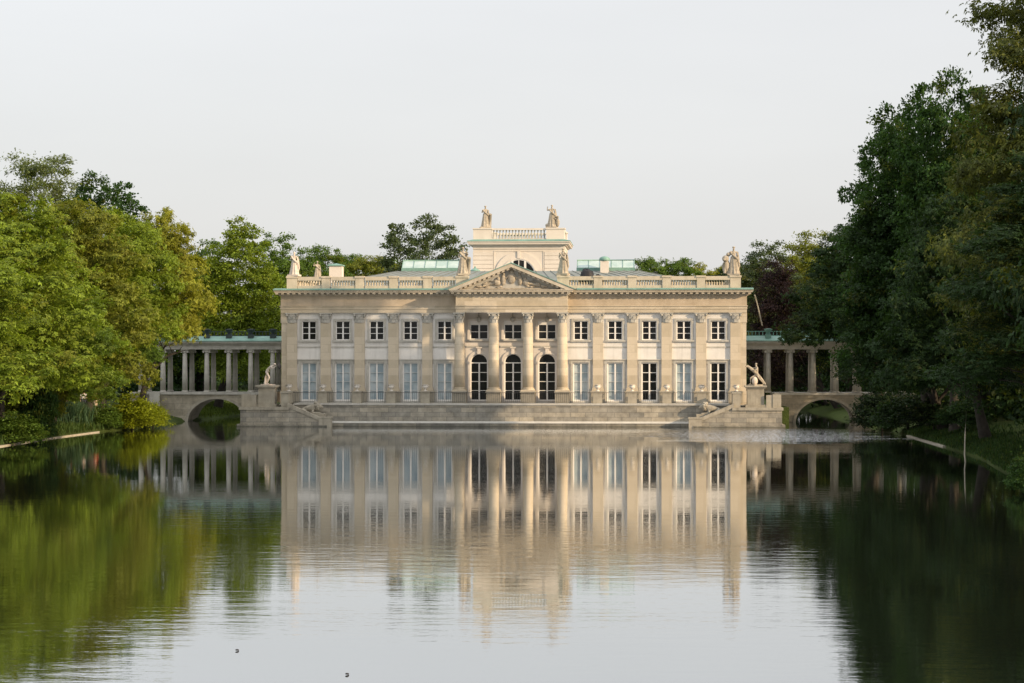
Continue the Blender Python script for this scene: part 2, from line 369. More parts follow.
def curb(pts, name, label=None):
    m = MB()
    for (a, b) in zip(pts[:-1], pts[1:]):
        a = Vector((*a, 0)); b = Vector((*b, 0)); n = (b-a).normalized(); s = Vector((-n.y, n.x, 0))
        v = [a-s*.12+Vector((0,0,-.5)), b-s*.12+Vector((0,0,-.5)), b+s*.1+Vector((0,0,-.5)), a+s*.1+Vector((0,0,-.5))]
        v += [q + Vector((0, 0, .57)) for q in v]
        m.add(v, [(0,3,2,1),(4,5,6,7),(0,1,5,4),(1,2,6,5),(2,3,7,6),(3,0,4,7)])
    return tag(m.build(name, M['grey']), kind='structure')
curb([shore(-60, 453), shore(0, 446.6), shore(45, 439.2), shore(98, 432.2)], 'shore_kerb')
curb([shore(908, 436.2), shore(945, 447)], 'shore_kerb')

# ------------------------------------------------------------------ palace
P = 2.732; HW = 18.45; BACK = 22.0
palace = thing('palace', 'long pale neoclassical palace with central columned portico and rooftop belvedere on the water', 'palace')
def wall_open(x0, x1, z0, z1, ops, y, depth=.35):
    """front face with rectangular openings and their reveals"""
    m = MB(); xs = sorted({x0, x1} | {v for o in ops for v in (o[0], o[1])}); zs = sorted({z0, z1} | {v for o in ops for v in (o[2], o[3])})
    for i in range(len(xs)-1):
        for j in range(len(zs)-1):
            cx, cz = (xs[i]+xs[i+1])/2, (zs[j]+zs[j+1])/2
            if any(o[0] < cx < o[1] and o[2] < cz < o[3] for o in ops): continue
            m.quad((xs[i], y, zs[j]), (xs[i+1], y, zs[j]), (xs[i+1], y, zs[j+1]), (xs[i], y, zs[j+1]))
    for a, b, c, d in ops:
        m.quad((a,y,c),(a,y,d),(a,y+depth,d),(a,y+depth,c)); m.quad((b,y,d),(b,y,c),(b,y+depth,c),(b,y+depth,d))
        m.quad((a,y,d),(b,y,d),(b,y+depth,d),(a,y+depth,d)); m.quad((b,y,c),(a,y,c),(a,y+depth,c),(b,y+depth,c))
    return m
Z_T, Z_PED, Z_CAP, Z_ARC, Z_COR, Z_TOP = 1.8, 2.74, 9.0, 9.56, 10.36, 10.8
UW, UZ0, UZ1 = 1.17, 6.81, 8.36; DW, DZ0, DZ1 = 1.28, 1.95, 5.03
RX = 4.15; RY = .6
side_k = [-6,-5,-4,-3,-2,2,3,4,5,6]
for sgn in (-1, 1):
    ops = []
    for k in side_k:
        if k*sgn > 0: ops += [(k*P-UW/2, k*P+UW/2, UZ0, UZ1), (k*P-DW/2, k*P+DW/2, DZ0, DZ1)]
    x0, x1 = (-HW, -RX) if sgn < 0 else (RX, HW)
    m = wall_open(x0, x1, Z_T-.3, Z_CAP, ops, 0)
    m.quad((sgn*RX, 0, Z_T-.3), (sgn*RX, RY, Z_T-.3), (sgn*RX, RY, Z_CAP), (sgn*RX, 0, Z_CAP))
    m.build('wall', M['plaster'], palace)
CW, CZ0, CSP = 1.42, 1.95, 5.03; CUW, CU0, CU1 = 1.46, 6.87, 8.37
ops = []
for k in (-1, 0, 1): ops += [(k*P-CUW/2, k*P+CUW/2, CU0, CU1), (k*P-CW/2, k*P+CW/2, CZ0, CSP+CW/2)]
m = wall_open(-RX, RX, Z_T-.3, Z_CAP, ops, RY)
for k in (-1, 0, 1):                          # spandrels that round the door heads
    for s in (-1, 1):
        arc = [(k*P + s*CW/2*math.cos(a), CSP + CW/2*math.sin(a)) for a in [i*math.pi/20 for i in range(11)]]
        m.prism(arc + [(k*P + s*CW/2, CSP+CW/2)], RY+.003, RY+.3)
m.build('wall', M['stucco'], palace)
m = MB(); m.quad((-HW,0,1),(-HW,BACK,1),(-HW,BACK,Z_CAP),(-HW,0,Z_CAP)); m.quad((HW,0,1),(HW,BACK,1),(HW,BACK,Z_CAP),(HW,0,Z_CAP))
m.quad((-HW,BACK,1),(HW,BACK,1),(HW,BACK,Z_CAP),(-HW,BACK,Z_CAP)); m.build('wall', M['plaster'], palace)
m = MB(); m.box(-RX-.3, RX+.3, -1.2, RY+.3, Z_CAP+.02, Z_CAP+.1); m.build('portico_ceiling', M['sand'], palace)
# base course and string courses
m = MB()
for x0, x1 in ((-HW, -RX), (RX, HW)):
    m.box(x0, x1, -.03, -.001, 6.18, 6.30)
m.box(-RX, RX, RY-.05, RY-.001, 6.22, 6.36)
m.build('string_course', M['coping'], palace)

def surround(x0, x1, z0, z1, y, wd, pr, hood, arch=None):
    m = MB()
    m.box(x0-wd, x0, y-pr, y-.001, z0, z1); m.box(x1, x1+wd, y-pr, y-.001, z0, z1)
    m.box(x0-wd, x1+wd, y-pr, y-.001, z1+.001, z1+wd)
    if hood == 'ears':
        m.box(x0-wd-.10, x1+wd+.10, y-pr-.06, y-.001, z1+wd+.001, z1+wd+.07)
        m.box(x0-wd-.10, x0-wd+.001, y-pr+.01, y-.001, z1-.12, z1+wd); m.box(x1+wd-.001, x1+wd+.10, y-pr+.01, y-.001, z1-.12, z1+wd)
    return m
def window(cx, z0, z1, w, y, nx, nz, pane, name='window', bars=.045, fr=.075, parent=palace, yin=.16, blind_top=0):
    m = MB(); x0, x1 = cx-w/2, cx+w/2; yy = y + yin
    m.box(x0, x0+fr, yy-.05, yy+.05, z0, z1); m.box(x1-fr, x1, yy-.05, yy+.05, z0, z1)
    m.box(x0+fr, x1-fr, yy-.05, yy+.05, z0, z0+fr); m.box(x0+fr, x1-fr, yy-.05, yy+.05, z1-fr-blind_top, z1)
    m.box(cx-.06, cx+.06, yy-.06, yy+.04, z0+fr, z1-fr-blind_top)
    zz = [z0+fr + (z1-blind_top-z0-2*fr)*i/nz for i in range(1, nz)]
    b = bars/2
    for z in zz: m.box(x0+fr, cx-.06, yy-.03, yy+.03, z-b, z+b); m.box(cx+.06, x1-fr, yy-.03, yy+.03, z-b, z+b)
    o = m.build(name, M['white'], parent)
    pm = MB(); pm.box(x0+.02, x1-.02, yy+.055, yy+.075, z0+.02, z1-.02); pm.build('pane', pane, o)
    return o
for k in side_k:
    cx = k*P
    o = window(cx, UZ0, UZ1, UW, 0, 2, 3, M['glass'])
    surround(cx-UW/2, cx+UW/2, UZ0, UZ1, 0, .17, .07, None).build('surround', M['coping'], o)
    s = MB(); s.box(cx-UW/2-.25, cx+UW/2+.25, -.16, -.001, UZ0-.13, UZ0-.001); s.build('sill', M['coping'], o)
    dark = k in (4, 6)
    d = window(cx, DZ0, DZ1, DW, 0, 2, 4, M['glass'] if dark else M['blind'], 'french_door', bars=.05 if dark else .02, fr=.10)
    if dark: d['label'] = 'french door with dark panes between two curtained ones'
    surround(cx-DW/2, cx+DW/2, DZ0-.15, DZ1, 0, .18, .09, 'ears').build('surround', M['coping'], d)
    s = MB(); s.box(cx-DW/2-.02, cx+DW/2+.02, -.1, .1, DZ0-.14, DZ0-.002); s.build('sill', M['pale_stone'], d)
for k in (-1, 0, 1):
    cx = k*P
    o = window(cx, CU0, CU1, CUW, RY, 2, 2, M['glass'], blind_top=.26)
    surround(cx-CUW/2, cx+CUW/2, CU0, CU1, RY, .2, .09, None).build('surround', M['stucco'], o)
    s = MB(); s.box(cx-CUW/2-.3, cx+CUW/2+.3, RY-.18, RY-.001, CU0-.13, CU0-.001); s.build('sill', M['coping'], o)
    d = window(cx, CZ0, CSP, CW, RY, 2, 4, M['glass'], 'arched_door', bars=.05, fr=.085, yin=.2)
    f = MB(); yy = RY + .2                   # fanlight over the transom
    arc = [(cx + (CW/2)*math.cos(i*math.pi/24), CSP + CW/2*math.sin(i*math.pi/24)) for i in range(25)]
    inn = [(cx + (CW/2-.08)*math.cos(i*math.pi/24), CSP + (CW/2-.08)*math.sin(i*math.pi/24)) for i in range(25)]
    for i in range(24): f.prism([arc[i], arc[i+1], inn[i+1], inn[i]], yy-.05, yy+.05)
    f.build('fanlight_frame', M['white'], d)
    f = MB(); f.prism(inn, yy+.055, yy+.075); f.build('fanlight_pane', M['glass'], d)
    s = MB(); ro = CW/2 + .24
    for i in range(24):
        a0, a1 = i*math.pi/24, (i+1)*math.pi/24
        s.prism([(cx+q*math.cos(a), CSP+q*math.sin(a)) for q, a in ((ro, a0), (ro, a1), (CW/2, a1), (CW/2, a0))], RY-.09, RY-.001)
    for sg in (-1, 1):
        xa, xb = sorted((cx+sg*CW/2, cx+sg*ro)); s.box(xa, xb, RY-.09, RY-.001, CZ0-.15, CSP-.001)
        xa, xb = sorted((cx+sg*(CW/2-.02), cx+sg*(ro+.14))); s.box(xa, xb, RY-.14, RY-.092, CSP-.12, CSP+.06)
    s.box(cx-.13, cx+.13, RY-.2, RY-.092, CSP+CW/2-.03, CSP+CW/2+.42); s.box(cx-.24, cx+.24, RY-.24, RY-.002, CSP+CW/2+.421, CSP+CW/2+.52)
    s.build('surround', M['stucco'], d)

# orders
def capital_mb(r, h, sq=1.0):
    m = MB(); m.lathe([(r*.92, 0), (r*1.0, h*.05), (r*.90, h*.1), (r*.95, h*.5), (r*1.25, h*.88)], seg=14, sy=sq)
    for tier, (zz, rr, n) in enumerate(((.05, .96, 8), (.36, 1.02, 8))):
        for i in range(n):
            a = 2*math.pi*(i + tier*.5)/n; ca, sa = math.cos(a), math.sin(a)
            p = lambda q, z, t: (q*ca*r - t*sa*r, (q*sa*r + t*ca*r)*sq, z*h)
            m.add([p(rr,zz,-.26), p(rr,zz,.26), p(rr*1.08,zz+.26,.30), p(rr*1.08,zz+.26,-.30), p(rr*1.34,zz+.40,.12), p(rr*1.34,zz+.40,-.12), p(rr*1.38,zz+.31,0)],
                  [(0,1,2,3), (3,2,4,5), (5,4,6)])
    for i in range(4):
        a = math.pi/4 + i*math.pi/2; m.ell((1.32*r*math.cos(a)*1.08, 1.32*r*math.sin(a)*1.08*sq, h*.78), (r*.24, r*.24*sq, h*.13), 8, 5)
    q = r*1.32; m.box(-q, q, -q*sq, q*sq, h*.89, h)
    return m
def base_mb(r, h):
    m = MB(); m.lathe([(r*1.28, h*.35), (r*1.32, h*.5), (r*1.25, h*.62), (r*1.1, h*.68), (r*1.1, h*.76), (r*1.2, h*.82), (r*1.2, h*.92), (r*1.0, h)], seg=18)
    q = r*1.34; m.box(-q, q, -q, q, 0, h*.349); return m
r = .42; zb, zc = Z_PED, Z_CAP
shaft = [(r, .0), (r, (zc-zb-1.2)*.33), (r*.95, (zc-zb-1.2)*.66), (r*.86, zc-zb-1.14)]
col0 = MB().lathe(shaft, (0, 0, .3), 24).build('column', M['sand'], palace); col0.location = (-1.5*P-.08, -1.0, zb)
b = base_mb(r, .3).build('base', M['sand'], col0); c = capital_mb(r*.86, .84).build('capital', M['coping'], col0); c.location = (0, 0, zc-zb-.845)
pd = MB().box(-.56, .56, -.56, .9, -(Z_PED-Z_T), -.12).box(-.62, .62, -.62, .9, -.119, -.001).build('pedestal', M['grey'], col0)
for k in (-.5, .5, 1.5): dup(col0, palace, (k*P-.08, -1.0, zb))
pw = .82
pil0 = MB().box(-pw/2, pw/2, -.20, -.002, .26, zc-zb-.8).build('pilaster', M['sand'], palace); pil0.location = (-2.5*P, 0, zb)
MB().box(-pw/2-.09, pw/2+.09, -.31, -.003, 0, .1).box(-pw/2-.05, pw/2+.05, -.27, -.003, .101, .259).build('base', M['sand'], pil0)
c = capital_mb(.40, .80, .5).build('capital', M['coping'], pil0); c.location = (0, -.08, zc-zb-.805)
MB().box(-.56, .56, -.34, -.002, -(Z_PED-Z_T), -.12).box(-.61, .61, -.40, -.002, -.119, -.001).build('pedestal', M['grey'], pil0)
for k in (-6.5, -5.5, -4.5, -3.5, 2.5, 3.5, 4.5, 5.5, 6.5): dup(pil0, palace, (k*P, 0, zb))
for s in (-1, 1):                              # corner returns
    m = MB(); xa, xb = sorted((s*(HW+.16), s*(17.7+.42))); m.box(xa, xb, -.12, .9, Z_PED, Z_CAP-.8); m.box(min(xa,xb)-.05, max(xa,xb)+.05, -.17, .95, Z_CAP-.799, Z_CAP)
    m.box(min(xa, xb)-.1, max(xa, xb)+.1, -.2, 1, Z_T-.3, Z_PED-.001); m.build('corner_pier', M['sand'], palace)
# entablature
def entab(m1, m2, m3, x0, x1, y):
    m1.box(x0, x1, y, y+.5, Z_CAP, Z_CAP+.27); m1.box(x0-.03, x1+.03, y-.04, y+.5, Z_CAP+.271, Z_ARC-.06); m1.box(x0-.08, x1+.08, y-.1, y+.5, Z_ARC-.059, Z_ARC)
    m2.box(x0, x1, y+.01, y+.5, Z_ARC+.001, Z_COR)
m1, m2, m3 = MB(), MB(), MB()
entab(m1, m2, m3, -HW-.2, HW+.2, -.24)
PX, PY = 4.45, -1.43
def entab_p(m1, m2):
    m1.box(-PX, PX, PY, -.26, Z_CAP, Z_CAP+.27); m1.box(-PX-.03, PX+.03, PY-.04, -.26, Z_CAP+.271, Z_ARC-.06); m1.box(-PX-.08, PX+.08, PY-.1, -.345, Z_ARC-.059, Z_ARC)
    m2.box(-PX, PX, PY+.01, -.25, Z_ARC+.001, Z_COR)
for s in (-1, 1):                             # sides of the house
    xa, xb = sorted((s*(HW+.2), s*(HW-.3))); m1.box(xa, xb, .262, BACK, Z_CAP, Z_ARC-.001); m2.box(xa, xb, .263, BACK, Z_ARC+.001, Z_COR)
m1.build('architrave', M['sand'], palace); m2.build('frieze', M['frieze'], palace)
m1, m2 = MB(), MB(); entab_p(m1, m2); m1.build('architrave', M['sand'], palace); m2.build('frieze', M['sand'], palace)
def cornice(m, x0, x1, y, yb, pr):
    px_ = min(pr, .46)
    m.box(x0-.12, x1+.12, y-.12, yb, Z_COR+.001, Z_COR+.12)
    m.box(x0-px_+.05, x1+px_-.05, y-pr+.05, yb, Z_COR+.251, Z_COR+.36); m.box(x0-px_-.02, x1+px_+.02, y-pr-.02, yb, Z_COR+.361, Z_TOP)
    x = x0 - px_ + .12
    while x < x1 + px_ - .3:
        m.box(x, x+.22, y-pr+.12, y-.1, Z_COR+.121, Z_COR+.25); x += .46
    m.box(x0-.12, x1+.12, y-.08, yb, Z_COR+.121, Z_COR+.2505)
m = MB(); pr = .72
cornice(m, -HW-.2, HW+.2, -.24, BACK, pr)
for s in (-1, 1):
    y = .3
    while y < BACK: xa, xb = sorted((s*(HW+.3), s*(HW+.2+.34))); m.box(xa, xb, y, y+.22, Z_COR+.121, Z_COR+.25); y += .46
m.build('cornice', M['trim'], palace)
m = MB(); cornice(m, -PX, PX, PY, -.97, .56); m.build('cornice', M['trim'], palace)
m = MB(); xe = HW+.2+.50
for s in (-1, 1):
    xa, xb = sorted((s*xe, s*5.15))
    m.add([(xa,-1.05,Z_TOP+.002),(xb,-1.05,Z_TOP+.002),(xb,-1.05,Z_TOP+.09),(xa,-1.05,Z_TOP+.09),(xa,-.1,Z_TOP+.17),(xb,-.1,Z_TOP+.17),(xa,-.1,Z_TOP+.002),(xb,-.1,Z_TOP+.002)],
          [(0,1,2,3),(3,2,5,4),(0,3,4,6),(1,7,5,2)])
    xa, xb = sorted((s*xe, s*(HW+.25)))
    m.box(xa, xb, -.099, BACK+.4, Z_TOP+.002, Z_TOP+.09)
m.build('copper_flashing', M['copper'], palace)
# pediment
AX, ABASE, AAP = 5.05, Z_TOP, 12.88
sl_ = (AAP-ABASE)/AX; th_ = .40
ped = MB().prism([(-AX+.5, ABASE), (AX-.5, ABASE), (0, AAP-.5*sl_)], PY+.02, .6).build('pediment', M['coping'], palace)
rk = MB()
for s in (-1, 1):
    a = [(s*AX, ABASE+.001), (0, AAP), (0, AAP-.30), (s*(AX-.30/sl_), ABASE+.001)]
    rk.prism(a if s > 0 else a[::-1], PY-.58, .6)
    b_ = [(s*(AX-.30/sl_), ABASE+.002), (0, AAP-.301), (0, AAP-.44), (s*(AX-.44/sl_), ABASE+.002)]
    rk.prism(b_ if s > 0 else b_[::-1], PY-.14, .6)
    n = 11
    for i in range(n):
        x = (i+.45)*(AX-.95)/n; z = AAP-.44-x*sl_
        q = [(s*x, z+.005), (s*x, z+.135), (s*(x+.2), z+.135-.2*sl_), (s*(x+.2), z+.005-.2*sl_)]
        rk.prism(q if s < 0 else q[::-1], PY-.50, PY-.141)
rk.build('raking_cornice', M['trim'], ped)
rf = MB()
for s in (-1, 1):
    a = [(s*(AX+.08), ABASE+.03), (0, AAP+.075), (0, AAP+.004), (s*(AX+.02), ABASE+.004)]
    rf.prism(a if s > 0 else a[::-1], PY-.63, 4.2)
rf.build('pediment_roof', M['copper'], ped)
rl = MB(); rr = random.Random(3)
rl.ell((0, PY-.04, 11.75), (.34, .14, .48)); rl.ell((0, PY-.06, 12.22), (.22, .12, .16))
for s in (-1, 1):
    rl.ell((s*.66, PY-.04, 11.58), (.20, .14, .44)); rl.ell((s*.62, PY-.06, 12.05), (.11, .1, .13)); rl.tube([(s*.7, PY-.05, 11.85), (s*.42, PY-.1, 11.7), (s*.25, PY-.08, 11.95)], .06)
    rl.ell((s*1.18, PY-.03, 11.36), (.34, .13, .26)); rl.ell((s*1.05, PY-.05, 11.66), (.15, .1, .17)); rl.tube([(s*1.3, PY-.05, 11.35), (s*1.75, PY-.08, 11.25), (s*2.25, PY-.05, 11.08)], [.14, .11, .06])
    rl.ell((s*2.05, PY-.02, 11.22), (.3, .1, .14)); rl.ell((s*2.6, PY-.02, 11.05), (.3, .1, .1)); rl.tube([(s*1.6, PY-.03, 11.5), (s*1.9, PY-.06, 11.42), (s*2.1, PY-.03, 11.3)], .05)
    for i in range(7): rl.ell((s*rr.uniform(.3, 2.8), PY-.02, rr.uniform(10.98, 11.12)), (rr.uniform(.1, .22), .08, rr.uniform(.05, .1)), 8, 5)
rl.box(-3.0, 3.0, PY-.12, PY+.01, Z_TOP+.055, Z_TOP+.13)
rl.build('relief', M['statue'], ped)

# roof balustrade
BZ0, BZ1 = Z_TOP+.12, 11.92
def balusters(m, x0, x1, y, z0, z1, st=.24, r=.075):
    n = max(1, int((x1-x0)/st)); hgt = z1-z0
    for i in range(n):
        x = x0 + (i+.5)*(x1-x0)/n
        m.lathe([(r*.8,0),(r*.8,hgt*.1),(r*.5,hgt*.18),(r*1.05,hgt*.42),(r*.55,hgt*.75),(r*.8,hgt*.9),(r*.8,hgt)], (x, y, z0), 8, cap=False)
def balusters_y(m, y0, y1, x, z0, z1, st=.24, r=.075):
    n = max(1, int((y1-y0)/st)); hgt = z1-z0
    for i in range(n):
        y = y0 + (i+.5)*(y1-y0)/n
        m.lathe([(r*.8,0),(r*.8,hgt*.1),(r*.5,hgt*.18),(r*1.05,hgt*.42),(r*.55,hgt*.75),(r*.8,hgt*.9),(r*.8,hgt)], (x, y, z0), 8, cap=False)
for s in (-1, 1):
    xs = [s*4.05] + [s*k*P for k in (2.5, 3.5, 4.5, 5.5, 6.5)]
    m = MB(); bl = MB()
    for i, x in enumerate(xs):
        h = .48 if i == 0 else (.42 if i == 5 else .33)
        m.box(x-h, x+h, -.16, .42 if i else .6, BZ0, BZ1-.12); m.box(x-h-.05, x+h+.05, -.22, .48 if i else .66, BZ1-.119, BZ1+.03)
        if i == 0: m.box(x-h+.02, x+h-.02, -.14, .58, BZ1+.031, BZ1+.08)
    for a, b in zip(xs[:-1], xs[1:]):
        a, b = sorted((a, b)); a += .34 if s > 0 and a != 4.05 else .45; b -= .34
        m.box(a, b, -.10, .36, BZ0-.1, BZ0+.26); m.box(a, b, -.14, .40, BZ1-.32, BZ1-.02)
        balusters(bl, a, b, .13, BZ0+.26, BZ1-.32, .2, .085)
    x = s*17.7                                # along the side of the roof
    for i in range(5):
        y0, y1 = .5 + i*4.2, .5 + (i+1)*4.2
        m.box(x-.23, x+.23, y0, y1-.6, BZ0-.1, BZ0+.26); m.box(x-.27, x+.27, y0, y1-.6, BZ1-.2, BZ1-.02); m.box(x-.33, x+.33, y1-.6, y1, BZ0, BZ1)
        balusters_y(bl, y0, y1-.6, x, BZ0+.26, BZ1-.2)
    o = m.build('balustrade', M['trim'], palace); bl.build('balusters', M['trim'], o)
# roof
m = MB(); zr0, zr1 = 10.95, 12.62
a = [(-17.2,.6,zr0),(17.2,.6,zr0),(17.2,21.4,zr0),(-17.2,21.4,zr0)]; b_ = [(-10,7.5,zr1),(10,7.5,zr1),(10,14.5,zr1),(-10,14.5,zr1)]
m.add(a+b_, [(0,1,5,4),(1,2,6,5),(2,3,7,6),(3,0,4,7),(4,5,6,7)])
for i in range(34):                            # standing seams
    x = -10 + i*20/33; x0 = x*1.72
    m.tube([(x0, .62, zr0+.02), (x, 7.5, zr1+.02)], .03, 4)
roof = m.build('roof', M['roof'], palace)
for s in (-1, 1):
    m = MB(); x0, x1 = sorted((s*4.9, s*9.75)); y0 = 7.7
    m.box(x0, x1, y0, y0+2.6, zr1-.1, zr1+.28)
    sk = m.build('skylight', M['copper'], palace)
    g = MB(); g.add([(x0+.05,y0+.05,zr1+.281),(x1-.05,y0+.05,zr1+.281),(x1-.05,y0+1.1,zr1+.92),(x0+.05,y0+1.1,zr1+.92),(x1-.05,y0+2.5,zr1+.281),(x0+.05,y0+2.5,zr1+.281)], [(0,1,2,3),(3,2,4,5),(0,3,5),(1,4,2)])
    g.build('pane', M['skyglass'], sk)
    g = MB()
    for i in range(6):
        x = x0+.05 + i*(x1-x0-.1)/5; g.tube([(x,y0+.04,zr1+.30),(x,y0+1.1,zr1+.945)], .025, 4)
    g.tube([(x0,y0+1.1,zr1+.95),(x1,y0+1.1,zr1+.95)], .045, 5); g.build('glazing_bar', M['copper'], sk)
def chimney(x, y, w, z1, dome):
    m = MB(); m.box(x-w/2, x+w/2, y-w/2, y+w/2, 11.2, z1); o = m.build('chimney', M['stucco'], palace)
    c = MB()
    if dome: c.lathe([(w*.62, 0), (w*.66, .1), (w*.6, .25), (w*.3, .36), (w*.02, .4)], (x, y, z1), 14)
    else: c.box(x-w/2-.1, x+w/2+.1, y-w/2-.1, y+w/2+.1, z1+.001, z1+.1); c.add([(x-w/2-.1,y-w/2-.1,z1+.101),(x+w/2+.1,y-w/2-.1,z1+.101),(x+w/2+.1,y+w/2+.1,z1+.101),(x-w/2-.1,y+w/2+.1,z1+.101),(x,y,z1+.25)], [(0,1,4),(1,2,4),(2,3,4),(3,0,4)])
    c.build('cap', M['copper'], o)
chimney(-16.2, 15, 1.12, 13.35, False); chimney(7.25, 7.0, .70, 13.42, True)
m = MB(); m.lathe([(.42, 0), (.42, .08), (.30, .16), (.1, .26), (.07, .3), (.07, .4), (.02, .42)], (-3.6, 8.2, zr1), 14); m.build('roof_vent', M['copper'], palace)
m = MB(); m.tube([(19.3, .2, 10.4), (19.55, .9, 9.6), (20.1, 4.2, 8.05)], .05, 6); m.build('downpipe', M['coping'], palace)
# belvedere
BX, BY0, BY1 = 4.0, 12.0, 20.0
m = MB()
m.box(-BX, BX, BY0+.02, BY1, 11.0, 14.65); o_bel = m.build('belvedere', M['stucco'], palace)
m = MB()                                        # rusticated bands beside the arch panel and the frieze band
for i in range(6):
    z = 12.3 + i*.36
    for s in (-1, 1):
        xa, xb = sorted((s*2.25, s*(BX+.03))); m.box(xa, xb, BY0-.03, BY0+.019, z, z+.33); xa, xb = sorted((s*BX, s*(BX+.03))); m.box(xa, xb, BY0+.02, BY1, z, z+.33)
m.box(-BX-.03, BX+.03, BY0-.035, BY1, 14.66, 14.95)
for s in (-1, 1): xa, xb = sorted((s*2.13, s*2.19)); m.box(xa, xb, BY0-.02, BY0+.019, 12.2, 14.46)
m.box(-2.19, 2.19, BY0-.02, BY0+.019, 14.461, 14.52)
m.build('rusticated_band', M['stucco'], o_bel)
m = MB(); m.box(-BX-.2, BX+.2, BY0-.2, BY1+.2, 14.951, 15.05); m.box(-BX-.42, BX+.42, BY0-.42, BY1+.42, 15.051, 15.2); m.box(-BX-.5, BX+.5, BY0-.5, BY1+.5, 15.201, 15.3); m.build('cornice', M['stucco'], o_bel)
m = MB(); m.box(-BX-.53, BX+.53, BY0-.53, BY1+.53, 15.302, 15.36); m.add([(-BX-.5,BY0-.5,15.361),(BX+.5,BY0-.5,15.361),(BX+.5,BY1+.5,15.361),(-BX-.5,BY1+.5,15.361),(-BX,BY0,15.5),(BX,BY0,15.5),(BX,BY1,15.5),(-BX,BY1,15.5)], [(0,1,5,4),(1,2,6,5),(2,3,7,6),(3,0,4,7)]); m.build('copper_flashing', M['copper'], o_bel)
for sx in (-1, 1):
    for y0, y1 in ((BY0, BY0+1.6), (BY1-1.6, BY1)):
        xa, xb = sorted((sx*BX, sx*2.4)); MB().box(xa, xb, y0, y1, 15.42, 16.36).box(xa-.06, xb+.06, y0-.06, y1+.06, 16.361, 16.46).build('parapet_block', M['stucco'], o_bel)
    xa = sx*(BX-.2); m = MB(); bl = MB(); m.box(xa-.16, xa+.16, BY0+1.6, BY1-1.6, 15.42, 15.56); m.box(xa-.18, xa+.18, BY0+1.66, BY1-1.66, 16.28, 16.44); balusters_y(bl, BY0+1.7, BY1-1.7, xa, 15.56, 16.28, .3, .085)
    o = m.build('balustrade', M['stucco'], o_bel); bl.build('balusters', M['coping'], o)
for y in (BY0+.25, BY1-.25):
    m = MB(); bl = MB(); m.box(-2.4, 2.4, y-.17, y+.17, 15.42, 15.56); m.box(-2.34, 2.34, y-.2, y+.2, 16.28, 16.44)
    balusters(bl, -2.35, 2.35, y, 15.56, 16.28, .27, .085); o = m.build('balustrade', M['stucco'], o_bel); bl.build('balusters', M['coping'], o)
o_bel.location.x = -.14; o_bel.scale.x = .975
lun = MB(); cz = 12.3
for i in range(24):
    a0, a1 = i*math.pi/24, (i+1)*math.pi/24
    for q0, q1, d in ((2.12, 1.62, .07), (1.62, 1.5, .12)):
        lun.prism([(q*math.cos(a), cz+q*math.sin(a)) for q, a in ((q0, a0), (q0, a1), (q1, a1), (q1, a0))], BY0-d, BY0+.018)
lun.box(-.12, .12, BY0-.16, BY0-.073, cz+1.55, cz+2.2)
lun.build('archivolt', M['stucco'], o_bel)
lw = MB()
for s in (-1, 1): lw.box(s*.56-.09, s*.56+.09, BY0-.1, BY0-.02, cz, cz+1.42)
lw.box(-1.5, 1.5, BY0-.09, BY0-.02, cz-.06, cz+.06)
for x in (0,): lw.box(x-.03, x+.03, BY0-.06, BY0-.02, cz+.06, cz+1.48)
for i in range(24):
    a0, a1 = i*math.pi/24, (i+1)*math.pi/24
    lw.prism([(q*math.cos(a), cz+q*math.sin(a)) for q, a in ((1.5, a0), (1.5, a1), (1.42, a1), (1.42, a0))], BY0-.08, BY0-.01)
lwo = lw.build('lunette_window', M['white'], o_bel)
MB().prism([(1.49*math.cos(i*math.pi/24), cz+1.49*math.sin(i*math.pi/24)) for i in range(25)], BY0-.015, BY0+.01).build('pane', M['glass'], lwo)

